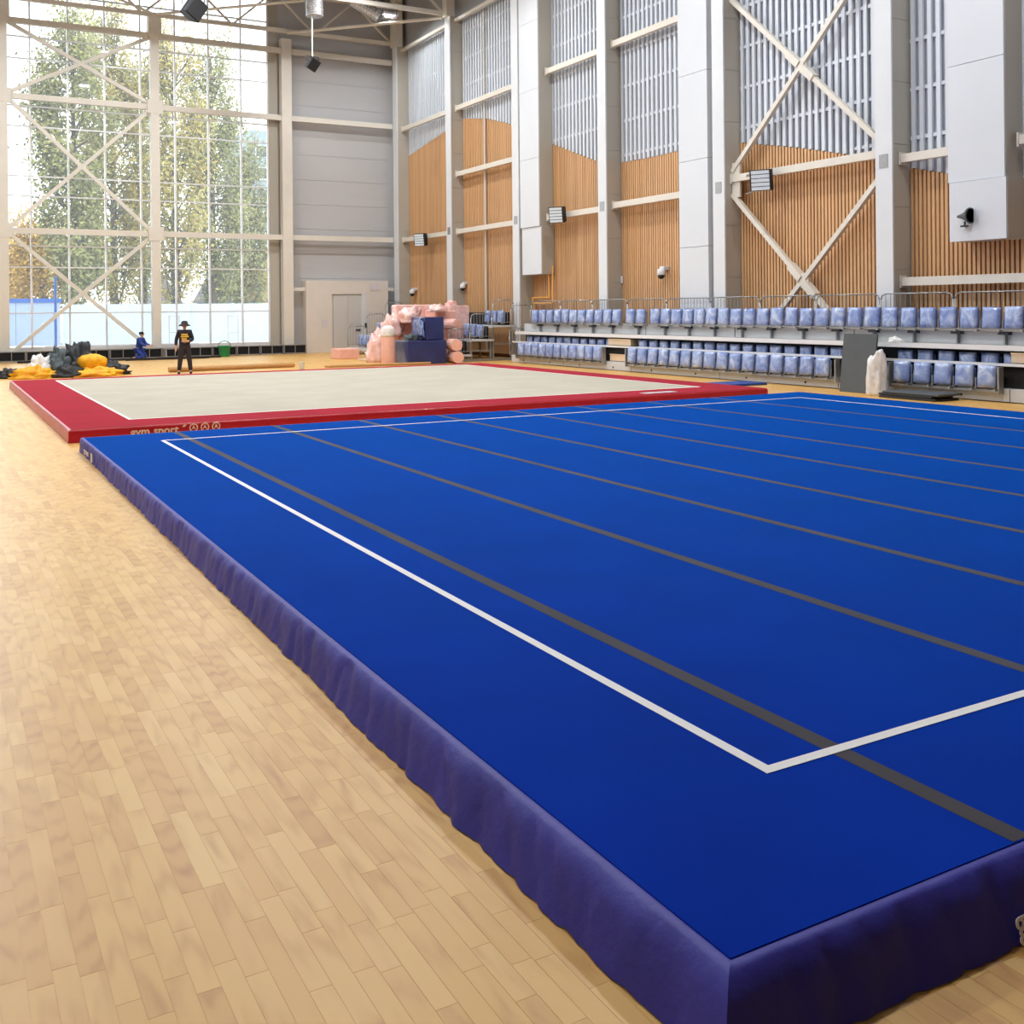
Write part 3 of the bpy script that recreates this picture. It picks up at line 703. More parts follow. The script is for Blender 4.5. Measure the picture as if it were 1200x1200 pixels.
# domed cameras
def cctv(y, z, x, label):
    t = thing('security_camera', label, 'camera', (x, y, z))
    MB().box(-.10, -.10, .14, .12, .10, .26).obj('mount', WHITE, t, bevel=.01)
    cb = MB().lathe([(.02, .2), (.12, .16), (.13, .0), (.12, -.02)], (-.12, 0, 0), 12).obj('body', WHITE, t, smooth=True)
    MB().lathe([(.115, -.02), (.10, -.09), (.06, -.13), (.01, -.15)], (-.12, 0, 0), 12).obj('dome', BLACK, cb, smooth=True)
cctv(46.4, 2.8, 20.5, 'small domed camera on the slats next to the corner pilaster')
cctv(41.0, 2.95, 20.55, 'small domed camera on the slats above the foam pile')
cctv(26.7, 3.05, 20.5, 'small domed camera on the slats beside the broad white duct')
MB_ = MB().box(-.03, -.09, -.13, 0, .09, .13).mesh('switch_box', WHITE, bevel=.01)
tag(link('switch_box', MB_, None, (20.60, 29.2, 2.95)), 'small pale switch box at the edge of the timber slats', 'switch box')
# horn speaker on the right duct
t = thing('horn_speaker', 'small grey horn loudspeaker fixed on the white duct', 'loudspeaker', (19.86, 15.1, 3.92))
o = MB().lathe([(.03, 0), (.06, .12), (.11, .22), (.175, .30), (.18, .33), (.16, .33)], (0, 0, 0), 14, 'Y').obj('horn', DKGREY, t, smooth=True); o.location = (-.02, -.28, .02); o.rotation_euler = (0, 0, .0); o.scale = (1, -1, 1); o.location = (-.02, .18, .02)
MB().lathe([(.15, 0), (.06, .06), (.02, .1)], (0, 0, 0), 12, 'Y').obj('driver', BLACK, t, smooth=True).location = (-.02, -.15, .02)
MB().sq((-.02, 0, -.1), (-.02, 0, -.2), .03).sq((-.02, -.08, -.2), (-.02, .1, -.2), .04).sq((-.02, .05, -.2), (.10, .05, -.2), .03).obj('bracket', BLACK, t)

# ================================================================== under the roof
def spk(loc, s, label, rot, rod):
    t = thing('hanging_speaker', label, 'loudspeaker', loc)
    M = Euler(rot).to_matrix().to_4x4()
    vs = [M @ Vector(p) for p in ((-.38*s,-.25*s,-.4*s),(.38*s,-.25*s,-.4*s),(.26*s,.3*s,-.4*s),(-.26*s,.3*s,-.4*s),(-.38*s,-.25*s,.4*s),(.38*s,-.25*s,.4*s),(.26*s,.3*s,.4*s),(-.26*s,.3*s,.4*s))]
    cb = MB().add(vs, ((0,3,2,1),(4,5,6,7),(0,1,5,4),(1,2,6,5),(2,3,7,6),(3,0,4,7))).obj('cabinet', BLACK, t, bevel=.02)
    MB().box(-.34*s, -.27*s, -.36*s, .34*s, -.25*s, .36*s, M).obj('grille', BLACK, cb)
    MB().sq((-.42*s, 0, .1), (-.42*s, 0, .5*s), .04).sq((.42*s, 0, .1), (.42*s, 0, .5*s), .04).sq((-.42*s, 0, .5*s), (.42*s, 0, .5*s), .04).obj('yoke', BLACK, t)
    MB().tube((0, 0, .5*s), (0, 0, rod), .03).obj('hanging_rod', CREAM, t)
spk((13.98, 41.9, 12.28), .62, 'small black loudspeaker hanging on a long rod from the roof', (.5, .35, .4), 2.0)
spk((9.1, 41.7, 13.9), 1.0, 'large black loudspeaker hanging under the truss before the glazing', (.25, .5, .5), 1.2)
# corrugated duct with coil, spiral duct
prof = []
for i in range(15): prof += [(.33, i*.1), (.37, i*.1+.03), (.37, i*.1+.06), (.33, i*.1+.09)]
tag(MB().lathe(prof, (14.12, 42.0, 14.3), 16).obj('ribbed_duct', SILVER, None, smooth=False), 'upright ribbed silver duct end over the small loudspeaker', 'duct')
t = thing('roof_duct', 'shiny silver spiral duct elbow under the roof near the lit lamp', 'duct', (17.75, 44.5, 15.75))
prof = []
for i in range(10): prof += [(.28, i*.14), (.30, i*.14+.05), (.28, i*.14+.1)]
o = MB().lathe(prof, (0, 0, 0), 14, 'X').obj('spiral_tube', SILVER, t); o.rotation_euler = (0, .5, -.3); o.location = (-1.0, 0, .25)
o = MB().lathe(prof[:18], (0, 0, 0), 14, 'X').obj('spiral_tube', SILVER, t); o.rotation_euler = (0, -.15, .2); o.location = (.3, -.2, -.2)
# lamps
def emit(name, col, s):
    m = bpy.data.materials.new(name); m.use_nodes = True; b = m.node_tree.nodes['Principled BSDF']
    b.inputs['Emission Color'].default_value = col; b.inputs['Emission Strength'].default_value = s; return m
LAMPE = emit('lit_diffuser', (1, .97, .92, 1), 5)
HOUS = MB().box(-.3, -.2, 0, .3, .2, .12).mesh('housing', WHITE, bevel=.02); DIFF = MB().box(-.27, -.17, -.02, .27, .17, 0).mesh('diffuser', LAMPE)
ROD = MB().tube((-.2, 0, .12), (-.2, 0, 1.5), .01).tube((.2, 0, .12), (.2, 0, 1.5), .01).mesh('suspension', STEEL)
def lamp(loc, label, group=None):
    t = thing('ceiling_lamp', label, 'lamp', loc, 0, group)
    link('diffuser', DIFF, link('housing', HOUS, t)); link('suspension', ROD, t)
    l = bpy.data.lights.new('lamp_light', 'AREA'); l.shape = 'RECTANGLE'; l.size = .5; l.size_y = .34; l.energy = LAMP_W; l.color = (.98, .99, 1.0)
    o = bpy.data.objects.new('lamp_light', l); C.objects.link(o); o.parent = t; o.location = (0, 0, -.03)
lamp((18.36, 44.2, 15.45), 'lit rectangular lamp hanging below the roof near the corner')
for y in (40, 31, 21, 11):  # unseen rows added to bring up the light indoors
    for x in (1, 8, 15): lamp((x, y, 15.4), 'added out-of-view lamp under the roof to brighten the hall', 'added lamps under the roof')

# ================================================================== things on the floor by the right stand
t = thing('leaning_board', 'tall dark grey board leaning on the stand', 'board', (18.48, 17.0, 0))
M = Matrix.Rotation(math.radians(7), 4, 'Y')
MB().box(0, -.5, 0, .05, .48, 1.36, M).obj('board_sheet', DKGREY, t, bevel=.006)
t2 = tag(lump('film_bundle', WPLAS, None, (18.3, 16.2, 0), (.2, .25, .92), 4, .12, 1.5, 28, 18, blunt=.42), 'tall bundle of crumpled white film standing beside the dark board', 'film bundle')
for i, (y0, y1, x0, x1, dz, w) in enumerate(((14.45, 15.9, 18.0, 18.75, 0, 'lowest'), (14.55, 15.93, 18.02, 18.7, .05, 'middle'), (14.4, 15.85, 18.05, 18.75, .10, 'topmost'))):
    tag(MB().box(x0, y0, dz+.003, x1, y1, dz+.047).obj('dark_panel', DKGREY if i == 2 else BLACK, bevel=.01), '%s dark flat panel of the low stack below the front row seats' % w, 'panel')
for x, y, z, s, sd in ((19.5, 16.7, 1.15, (.12, .25, .14), 11),):
    tag(lump('film_scrap', WPLAS, None, (19.32, 16.55, 1.15), (.09, .22, .12), sd, .2), 'small scrap of crumpled film lying on the stand edge strip', 'film scrap')
MB_ = MB().box(16.9, 20.0, 0, 18.6, 20.9, .06).mesh('folding_mat', mat('blue_vinyl', srgb(18, 66, 150), .4, var=.08, bump=.1), bevel=.015)
t = tag(link('folding_mat', MB_), 'thin blue mat lying behind the red mat near the stand', 'gym mat')
tag(MB().box(12.95, 17.48, RH+.006, 13.75, 17.74, RH+.016).obj('paper_sheet', WPLAS), 'narrow white sheet lying on the red mat border', 'sheet')

# ================================================================== foam pile in the far corner
def fbox(name, m, x0, y0, z0, x1, y1, z1, label, cat, bev=.03, rz=0, parent=None):
    cx, cy = (x0+x1)/2, (y0+y1)/2
    o = MB().box(x0-cx, y0-cy, 0, x1-cx, y1-cy, z1-z0).obj(name, m, None, bevel=bev, loc=(cx, cy, z0), rz=rz)
    return tag(o, label, cat)
def roll(name, m, a, b_, r, label, cat, n=14):
    t = thing(name, label, cat, ((a[0]+b_[0])/2, (a[1]+b_[1])/2, min(a[2], b_[2])-(r if abs(a[2]-b_[2]) < .1 else 0)))
    L0 = Vector(t.location); A, B = Vector(a)-L0, Vector(b_)-L0
    MB().tube(A, B, r, n=n).obj('foam_roll', m, t, smooth=False)
    d = (B-A).normalized()
    MB().tube(A-d*.012, A-d*.001, r*.55, n=n).obj('roll_core', PINK, t)
    return t
lowb = fbox('wrapped_mat', NAVYM, 15.1, 34.8, 0, 16.65, 36.2, .87, 'lower navy mat block in clear film in the foam pile', 'mat block')
upb = fbox('wrapped_mat', NAVYM, 15.85, 34.95, .875, 16.62, 36.2, 1.72, 'upper navy mat block in clear film on the lower block', 'mat block')
lump('film_wrap', mat('crumpled_clear_film', srgb(120, 136, 176), .25, col2=srgb(60, 74, 130), vscale=9, bump=.6, bscale=10), upb, (-.45, -.1, .1), (.05, .6, .7), 5, .15)
tag(lump('tarp_heap', GRYFAB, None, (15.42, 35.25, .87), (.28, .34, .2), 8, .3, 3), 'crumpled grey sheeting heaped on the lower navy block', 'tarp')
t = thing('foam_roll', 'pink foam roll in clear film standing upright before the navy blocks', 'foam roll', (14.62, 35.5, 0))
MB().lathe([(.25, 0), (.262, .03), (.265, .6), (.26, 1.1), (.25, 1.3), (.2, 1.37), (.08, 1.39)], (0, 0, 0), 18).obj('roll_body', PINK, t, smooth=True)
MB().lathe([(.268, 1.02), (.27, 1.1), (.262, 1.27), (.22, 1.36), (.12, 1.42), (.02, 1.43)], (0, 0, 0), 18).obj('film_cap', WPLAS, t, smooth=True)
fbox('foam_block', PINK, 17.05, 36.42, .28, 17.85, 37.6, 1.95, 'tall dusky pink foam block behind the upper navy block', 'foam block')
fbox('foam_block', PINKW, 17.97, 37.3, .84, 18.85, 38.3, 2.15, 'tall pink foam block with film beside the barred railing', 'foam block', rz=.05)
fbox('foam_sheet', PINKW, 15.9, 37.7, 1.55, 17.9, 38.3, 2.2, 'long film-wrapped pink foam sheet lying on top of the pile', 'foam sheet', .06)
fbox('foam_sheet', PINK, 15.6, 36.9, 0, 16.9, 38.3, 1.5, 'broad pink foam sheet standing inside the pile', 'foam sheet')
for i, (x, y, z, s, w) in enumerate(((16.0, 36.6, 1.5, (.45, .35, .55), 'large crumpled pink film bag on the crest of the pile'), (17.0, 36.3, 1.9, (.38, .3, .30), 'pale crumpled film bag beside the long foam sheet'),
        (15.4, 37.0, 1.0, (.42, .35, .8), 'tall crumpled pink film bag at the left of the navy blocks'), (14.95, 37.4, .0, (.4, .4, 1.15), 'upright crumpled pink film bag behind the foam roll'), (18.3, 37.8, 2.15, (.22, .22, .2), 'small knotted film end on the pink foam block'))):
    tag(lump('film_bag', PINKW, None, (x, y, z), s, 20+i*3, .22, 2.2, 22, 12), w, 'film bag')
roll('foam_roll', PINK, (16.93, 34.4, .23), (17.1, 35.3, .23), .22, 'lower pink foam roll lying end-on by the railing', 'foam roll')
roll('foam_roll', PINK, (16.9, 34.45, .68), (17.05, 35.3, .68), .22, 'upper pink foam roll lying end-on by the railing', 'foam roll')
roll('foam_roll', PINKW, (17.5, 35.6, 1.42), (17.3, 36.16, 1.42), .22, 'highest pink foam roll lying against the dusky block', 'foam roll')
fbox('foam_block', PINK, 14.55, 40.6, 0, 15.45, 41.6, .42, 'low pink foam block on the floor in front of the far door', 'foam block')
fbox('flat_board', BEIGEW, 15.0, 38.6, 0, 16.0, 39.7, .05, 'flat pale board lying on the floor behind the foam roll', 'board', .005)

# ================================================================== along the glazing
def convector(x, y, w, label, group):
    t = thing('convector', label, 'heater', (x, y, 0), 0, group)
    MB().box(0, 0, 0, w, .03, .06).box(0, 0, .40, w, .35, .44).box(0, 0, 0, .03, .35, .42).box(w-.03, 0, 0, w, .35, .42).box(w/2-.015, 0, .06, w/2+.015, .03, .40).obj('frame', STEEL, t)
    MB().box(.03, .12, .02, w-.03, .16, .40).obj('grille_shade', VOID, t)  # dark sheet for the shaded inside of the heater
    for i in range(5): MB().box(.03, .03, .09+i*.065, w-.03, .05, .105+i*.065).obj('louvre', STANDD, t)
    return t
first = None
for i in range(16):
    x = 15.3 - (i+1)*1.08
    if first is None: first = convector(x, 47.05, 1.05, 'low steel framed convector with dark louvres under the glazing', 'convectors along the glazing')
    else: copy_tree(first, None, (x, 47.05, 0))
for i, (x0, y0, x1, y1, z, w) in enumerate(((8.3, 45.55, 11.0, 45.75, .05, 'long black profile lying before the convectors beside the green bucket'), (7.0, 45.2, 10.4, 45.3, .05, 'long black profile lying nearest the red mat'), (6.1, 45.55, 7.9, 45.6, .05, 'short dark profile lying by the crouching worker'), (3.0, 45.9, 6.5, 46.2, .05, 'long dark profile lying behind the fabric heap'))):
    b = MB().sq((x0, y0, z), (x1, y1, z), .1, .08).sq((x0, y0+.12, z), (x1, y1+.12, z), .06, .05)
    tag(b.obj('black_profile', BLACK), w, 'profile')
t = thing('trestle', 'low grey steel trestle frame beside the crouching worker', 'trestle', (8.75, 46.1, 0))
for dx in (0, .9):
    for dy in (-.2, .2): MB().sq((dx, dy, 0), (dx, dy*.6, .42), .05).obj('leg', STEEL, t)
MB().sq((-.1, -.12, .43), (1.0, -.12, .43), .06).sq((-.1, .12, .43), (1.0, .12, .43), .06).obj('top_rail', STEEL, t)
t = thing('green_bucket', 'green plastic bucket with a handle in front of the convectors', 'bucket', (11.35, 46.5, 0))
MB().lathe([(.2, 0), (.21, .02), (.27, .46), (.29, .48), (.26, .48), (.19, .05)], (0, 0, 0), 16).obj('pail', GREEN, t, smooth=True)
MB().path([(-.28, 0, .46), (-.22, 0, .62), (0, 0, .70), (.22, 0, .62), (.28, 0, .46)], .018).obj('handle', GREEN, t)
tag(MB().tube((6.85, 35.6, .09), (11.25, 36.05, .09), .085, n=12).obj('cardboard_tube', BROWN), 'long brown cardboard tube lying behind the red mat near the standing worker', 'tube')
tag(MB().tube((12.0, 34.9, .05), (15.9, 34.6, .05), .045, n=10).obj('cardboard_tube', BROWN), 'thin brown cardboard tube lying before the navy blocks', 'tube')
tag(MB().lathe([(.07, 0), (.08, .02), (.095, .26), (.1, .27), (.085, .27), (.06, .03)], (11.0, 34.4, 0), 12).obj('white_tub', WHITE, None, smooth=True), 'small white tub standing behind the red mat edge', 'tub')

# heap of cloth by the far corner of the red mat
for i, (m, x, y, s, w) in enumerate(((YELLOW, 2.75, 35.2, (.65, .5, .34), 'yellow fabric spread under the white bag in the heap'), (YELLOW, 4.55, 35.0, (.75, .4, .26), 'yellow fabric spread under the black cloth in the heap'),
        (WPLAS, 2.95, 35.6, (.42, .4, .62), 'crumpled white bag on the yellow fabric'), (GRYFAB, 3.5, 35.7, (.4, .5, .8), 'grey green sheeting crumpled between white bag and black cloth'),
        (BLKFAB, 4.15, 36.0, (.62, .6, .98), 'tall black cloth heap behind the yellow cushion'), (BLKFAB, 3.75, 35.1, (.5, .4, .32), 'low black cloth lying before the grey sheeting'),
        (BLKFAB, 5.05, 35.6, (.55, .4, .36), 'flat black cloth at the right of the heap'), (BLKFAB, 2.2, 35.6, (.5, .3, .26), 'flat black cloth trailing beside the yellow fabric'))):
    tag(lump('cloth_heap', m, None, (x, y, 0), s, 40+i*2.3, .2, 3.6, 34, 14), w, 'cloth')
o = tag(lump('yellow_cushion', YELLOW, None, (4.45, 35.3, .42), (.42, .28, .3), 71, .12, 1.6, 20, 12, flat=False), 'round yellow padded bag on top of the cloth heap', 'bag')

# ================================================================== people
SKIN = mat('skin', srgb(206, 158, 132), .5, var=.05); HAIR = mat('dark_hair', srgb(34, 28, 26), .6, var=.1)
DARKT = mat('dark_navy_cloth', srgb(32, 32, 46), .8, var=.12, vscale=8, bump=.3, bscale=20); TROU = mat('black_trousers', srgb(40, 36, 44), .85, var=.12, vscale=8, bump=.3, bscale=20)
BLUEW = mat('blue_workwear', srgb(34, 64, 150), .8, var=.15, vscale=8, bump=.3, bscale=20); HATM = mat('brown_hat', srgb(58, 46, 50), .85, var=.1)
SHOE = mat('dark_shoe', srgb(30, 28, 30), .6, var=.1); PRINTY = mat('yellow_print', srgb(224, 184, 60), .7, var=.1)
def skin(name, m, parent, V, E_, rad, root=0, sub=2):
    me = bpy.data.meshes.new(name); me.from_pydata([Vector(v) for v in V], E_, [])
    o = bpy.data.objects.new(name, me); C.objects.link(o)
    md = o.modifiers.new('s', 'SKIN'); md.use_smooth_shade = True
    for i, sv in enumerate(me.skin_vertices[0].data):
        r = rad[i]; sv.radius = r if isinstance(r, tuple) else (r, r); sv.use_root = (i == root)
    o.modifiers.new('b', 'SUBSURF').levels = sub
    bpy.context.view_layer.update()
    me2 = bpy.data.meshes.new_from_object(o.evaluated_get(bpy.context.evaluated_depsgraph_get()))
    bpy.data.objects.remove(o); bpy.data.meshes.remove(me)
    me2.materials.clear(); me2.materials.append(m)
    for p in me2.polygons: p.use_smooth = True
    return link(name, me2, parent)
def hand(V, E_, rad, wrist, wi, d, side):
    """palm and five fingers continuing from vertex wi at point wrist along d"""
    d = Vector(d).normalized(); s_ = Vector(side).normalized(); n_ = d.cross(s_)
    p = Vector(wrist) + d*.05; pi_ = len(V); V.append(p); E_.append((wi, pi_)); rad.append((.034, .018))
    k = Vector(wrist) + d*.095; ki = len(V); V.append(k); E_.append((pi_, ki)); rad.append((.036, .016))
    for j, (off, L_) in enumerate(((-.03, .066), (-.01, .078), (.01, .072), (.03, .055))):
        a = k + s_*off + d*.03; b_ = a + d*L_*.5 + n_*.012; c = b_ + d*L_*.4 + n_*.025
        i0 = len(V); V.extend([a, b_, c]); E_.extend([(ki, i0), (i0, i0+1), (i0+1, i0+2)]); rad.extend([.0095, .009, .0075])
    a = p + s_*-.045 + d*.02; b_ = a + d*.045 - s_*.012; i0 = len(V); V.extend([a, b_]); E_.extend([(pi_, i0), (i0, i0+1)]); rad.extend([.011, .009])
def head(V, E_, rad, neck_i, base, fwd):
    f_ = Vector(fwd); B = Vector(base)
    pts = [B+Vector((0,0,.06)), B+Vector((0,0,.12))+f_*.015, B+Vector((0,0,.19))+f_*.01, B+Vector((0,0,.255))]
    rs = [.052, (.068, .075), (.077, .09), (.058, .066)]
    pi_ = neck_i
    for p, r in zip(pts, rs):
        i = len(V); V.append(p); E_.append((pi_, i)); rad.append(r); pi_ = i
def face(parent, base, fwd):
    f_ = Vector(fwd).normalized(); s_ = Vector((f_.y, -f_.x, 0)); B = Vector(base)
    for q in (-1, 1):
        o = MB().lathe([(.003, -.009), (.009, -.004), (.009, .004), (.003, .009)], (0, 0, 0), 8).obj('eye', HAIR, parent); o.location = B + Vector((0, 0, .165)) + f_*.082 + s_*.03*q
        o = MB().lathe([(.004, -.03), (.014, -.015), (.016, .012), (.006, .028)], (0, 0, 0), 8).obj('ear', SKIN, parent, smooth=True); o.location = B + Vector((0, 0, .15)) + s_*.078*q
    M = Matrix.Translation(B) @ Matrix.Rotation(math.atan2(f_.x, -f_.y), 4, 'Z')
    b = MB().add([M @ Vector(p) for p in ((0, -.112, .128), (-.016, -.082, .122), (.016, -.082, .122), (0, -.085, .168))], ((0, 1, 3), (0, 3, 2), (0, 2, 1), (1, 2, 3))); b.obj('nose', SKIN, parent)
    MB().box(-.022, -.092, .090, .022, -.078, .098, M).obj('mouth', mat('lip', srgb(150, 84, 78), .5), parent)

# standing worker: dark long sleeves with yellow print, hat; local frame faces -Y
t = thing('person', 'person standing in a brimmed hat and dark long-sleeved top with yellow print', 'person', (7.15, 34.5, 0), -.22)
V = [(0,0,.92), (0,.01,1.06), (0,.0,1.24), (0,.01,1.36), (0,0,1.42)]; E_ = [(0,1),(1,2),(2,3),(3,4)]; rad = [(.15,.105), (.135,.095), (.165,.11), (.13,.085), (.05,.05)]
def limb(a, pts, rs):
    p_ = a
    for p, r in zip(pts, rs):
        i = len(V); V.append(p); E_.append((p_, i)); rad.append(r); p_ = i
    return p_
limb(0, [(-.09,0,.86), (-.14,-.02,.48), (-.18,.01,.10), (-.18,-.05,.04), (-.19,-.16,.03)], [.095, .066, .045, .04, .033])
limb(0, [(.09,0,.86), (.14,-.02,.48), (.18,.01,.10), (.18,-.05,.04), (.19,-.16,.03)], [.095, .066, .045, .04, .033])
w1 = limb(3, [(-.17,.0,1.36), (-.26,.03,1.10), (-.27,-.03,.86)], [.065, .047, .03])
w2 = limb(3, [(.17,.0,1.36), (.25,.02,1.10), (.10,-.19,1.05)], [.065, .047, .03])
head(V, E_, rad, 4, (0, -.005, 1.40), (0, -1, 0))
hand(V, E_, rad, (-.27,-.03,.86), w1, (0,-.1,-1), (0, -1, 0)); hand(V, E_, rad, (.10,-.19,1.05), w2, (-1, -.2, .1), (0, 0, 1))
bd = skin('body', SKIN, t, V, E_, rad); face(bd, (0, -.005, 1.40), (0, -1, 0))
shirt = skin('shirt', DARKT, t, [(0,0,.88), (0,.01,1.06), (0,0,1.24), (0,.01,1.365), (0,0,1.41), (-.17,0,1.365), (-.262,.03,1.10), (-.27,-.02,.90), (.17,0,1.365), (.252,.02,1.10), (.13,-.16,1.055)],
     [(0,1),(1,2),(2,3),(3,4),(3,5),(5,6),(6,7),(3,8),(8,9),(9,10)], [(.20,.145), (.185,.135), (.195,.135), (.15,.105), (.065,.065), .08, .062, .046, .08, .062, .046])
skin('trousers', TROU, t, [(0,0,1.04), (0,0,.90), (-.09,0,.84), (-.14,-.02,.48), (-.18,.01,.09), (.09,0,.84), (.14,-.02,.48), (.18,.01,.09)],
     [(0,1),(1,2),(2,3),(3,4),(1,5),(5,6),(6,7)], [(.17,.12), (.175,.125), .112, .085, .068, .112, .085, .068])
for q in (-1, 1): skin('shoe', SHOE, t, [(q*.18,.04,.045), (q*.185,-.08,.045), (q*.19,-.18,.035)], [(0,1),(1,2)], [(.05,.045), (.05,.045), (.042,.032)])
h = MB().lathe([(.19, -.055), (.185, -.04), (.108, .01), (.1, .06), (.085, .095), (.03, .11)], (0, 0, 0), 20).obj('hat', HATM, t, smooth=True); h.location = (0, -.005, 1.605); h.rotation_euler = (.08, 0, 0)
lump('hair', HAIR, t, (0, .02, 1.545), (.082, .085, .08), 3, .05)
for x, z, w_, h_ in ((-.0, 1.27, .20, .045), (.01, 1.205, .24, .05), (-.01, 1.135, .16, .045), (.03, 1.08, .14, .03)):
    o = MB().box(-w_/2, -.012, -h_/2, w_/2, 0, h_/2).obj('chest_print', PRINTY, shirt, bevel=.006); o.location = (x, -.138, z)

# crouching worker in blue by the glazing, turned to the right; local frame faces -Y
t = thing('person', 'person kneeling in blue workwear and dark cap before the glazing', 'person', (7.75, 46.3, 0), .95)
V = [(0,.06,.42), (0,.04,.56), (0,.0,.74), (0,-.04,.87), (0,-.06,.93)]; E_ = [(0,1),(1,2),(2,3),(3,4)]; rad = [(.155,.12), (.145,.11), (.17,.12), (.13,.09), (.05,.05)]
for q in (-1, 1): limb(0, [(q*.1,.03,.38), (q*.13,-.22,.10), (q*.14,.16,.07), (q*.14,.34,.05)], [.10, .07, .05, .04])
ws = []
for q in (-1, 1): ws.append(limb(3, [(q*.17,-.04,.86), (q*.22,-.16,.64), (q*.14,-.40,.58)], [.065, .05, .032]))
head(V, E_, rad, 4, (0, -.07, .90), (0, -1, 0))
for q, w in zip((-1, 1), ws): hand(V, E_, rad, (q*.14,-.40,.58), w, (-q*.2,-1,-.25), (q, 0, 0))
bd = skin('body', SKIN, t, V, E_, rad); face(bd, (0, -.07, .90), (0, -1, 0))
skin('jacket', BLUEW, t, [(0,.06,.40), (0,.04,.56), (0,0,.74), (0,-.04,.875), (0,-.06,.92), (-.17,-.04,.865), (-.22,-.16,.64), (-.15,-.37,.585), (.17,-.04,.865), (.22,-.16,.64), (.15,-.37,.585)],
     [(0,1),(1,2),(2,3),(3,4),(3,5),(5,6),(6,7),(3,8),(8,9),(9,10)], [(.19,.15), (.175,.14), (.195,.145), (.15,.11), (.065,.065), .085, .066, .048, .085, .066, .048])
skin('trousers', BLUEW, t, [(0,.05,.44), (-.1,.03,.38), (-.13,-.22,.11), (-.14,.16,.08), (.1,.03,.38), (.13,-.22,.11), (.14,.16,.08)],
     [(0,1),(1,2),(2,3),(0,4),(4,5),(5,6)], [(.18,.14), .12, .09, .075, .12, .09, .075])
for q in (-1, 1): skin('shoe', SHOE, t, [(q*.14,.20,.06), (q*.14,.32,.06), (q*.14,.36,.12)], [(0,1),(1,2)], [.045, .045, .04])
lump('hair', HAIR, t, (0, -.05, 1.035), (.083, .09, .08), 6, .05)
h = MB().lathe([(.1, 0), (.1, .05), (.08, .085), (.02, .1)], (0, 0, 0), 16).box(-.07, -.18, -.005, .07, -.07, .01).obj('cap', HAIR, t, smooth=True); h.location = (0, -.06, 1.08)

# ================================================================== outdoors
GRD = mat('pale_paving', srgb(190, 192, 194), .8, col2=srgb(164, 166, 170), vscale=.15)
struct(MB().box(-80, 48.6, -.6, 140, 260, -.25).obj('ground', GRD), 'pale paved yard outside the glazing', 'ground')
FENCE = mat('white_fence_panel', srgb(180, 196, 208), .6, var=.02, vscale=.4); PBLUE = mat('pale_blue_metal', srgb(146, 162, 190), .5, var=.03, vscale=.5); DBLUE = mat('blue_trim', srgb(30, 84, 160), .5, var=.05)
fn = thing('boundary_fence', 'long white panel fence across the yard', 'fence', (8.2, 80, -.25))
for i in range(10):
    MB().box(i*3.0+.02, 0, 0, i*3.0+2.98, .1, 2.85).obj('fence_panel', FENCE, fn); MB().box(i*3.0-.06, -.05, 0, i*3.0+.06, .0, 2.9).obj('fence_post', FENCE, fn)
hu = thing('site_hut', 'pale blue flat site building with a blue roof edge behind the yard', 'building', (-12, 80, -.25))
for i in range(7): MB().box(i*2.86+.01, 0, 0, i*2.86+2.85, 6, 3.0).obj('wall_panel', PBLUE, hu)
MB().box(-.1, -.1, 3.0, 20.1, 6.1, 3.28).obj('roof_edge', DBLUE, hu)
def put(u, Y): # ground x for a picture column at depth Y
    a = (u-600)/FPX; D = Y/(math.cos(TH)-math.sin(TH)*a); return D*(math.sin(TH)+math.cos(TH)*a)
tag(MB().tube((put(65, 56), 56, -.25), (put(65, 56), 56, 3.8), .07).tube((put(65, 56), 56, -.25), (put(65, 56), 56, -.15), .16).obj('blue_post', DBLUE), 'slim blue post standing in the yard before the blue hut', 'post')
for u, Y, w in ((204, 76, 'narrow grey frame standing in front of the white fence near the steel column'), (273, 72, 'narrow grey frame standing in front of the white fence near the clad wall')):
    x = put(u, Y); b = MB()
    for dx in (-.35, .35): b.tube((x+dx, Y, -.25), (x+dx, Y, 1.75), .05)
    for z in (-.2, .55, 1.7): b.tube((x-.35, Y, z), (x+.35, Y, z), .04)
    tag(b.obj('metal_frame', STEEL), w, 'frame')
for i, (x0, y0, x1, y1) in enumerate(((6.5, 74, 16, 73), (9.5, 62, 14, 61.2))):
    tag(MB().sq((x0, y0, -.2), (x1, y1, -.2), .5, .14).obj('kerb', STEEL), ('far grey kerb line across the yard' if i == 0 else 'near grey kerb line across the yard'), 'kerb')
ROOFM = mat('grey_slate_roof', srgb(92, 90, 96), .8, var=.1, vscale=1.5); HWALL = mat('house_wall', srgb(150, 150, 150), .8, var=.05)
def house(x0, x1, y, z0, z1, label):
    t = thing('house', label, 'house', (x0, y, -.25)); w = x1-x0
    MB().box(0, 0, 0, w, 9, z0).obj('wall', HWALL, t)
    MB().add([(-.5, -.6, z0-.1), (w+.5, -.6, z0-.1), (w+.5, 9.6, z0-.1), (-.5, 9.6, z0-.1), (1.0, 4.5, z1), (w-1.0, 4.5, z1)], ((0, 1, 5, 4), (1, 2, 5), (2, 3, 4, 5), (3, 0, 4), (0, 3, 2, 1))).obj('roof', ROOFM, t)
    for i in range(int(w/3)):
        f_ = MB().box(1+i*3, -.04, z0-1.6, 2.2+i*3, 0, z0-.4).obj('window', DKGREY, t)
house(put(250, 128), put(335, 128), 128, 3.4, 8.0, 'low house with a grey hipped roof behind the fence')
house(put(188, 128), put(210, 128), 128, 3.2, 7.0, 'small house with a grey roof between the poplars')
tb = thing('tower_block', 'pale tall apartment block seen past the poplars', 'building', (put(293, 150), 150, -.25))
TBW = mat('pale_blue_render', srgb(140, 156, 178), .8, var=.03); MB().box(0, 0, 0, 14, 14, 28.5).obj('wall', TBW, tb)
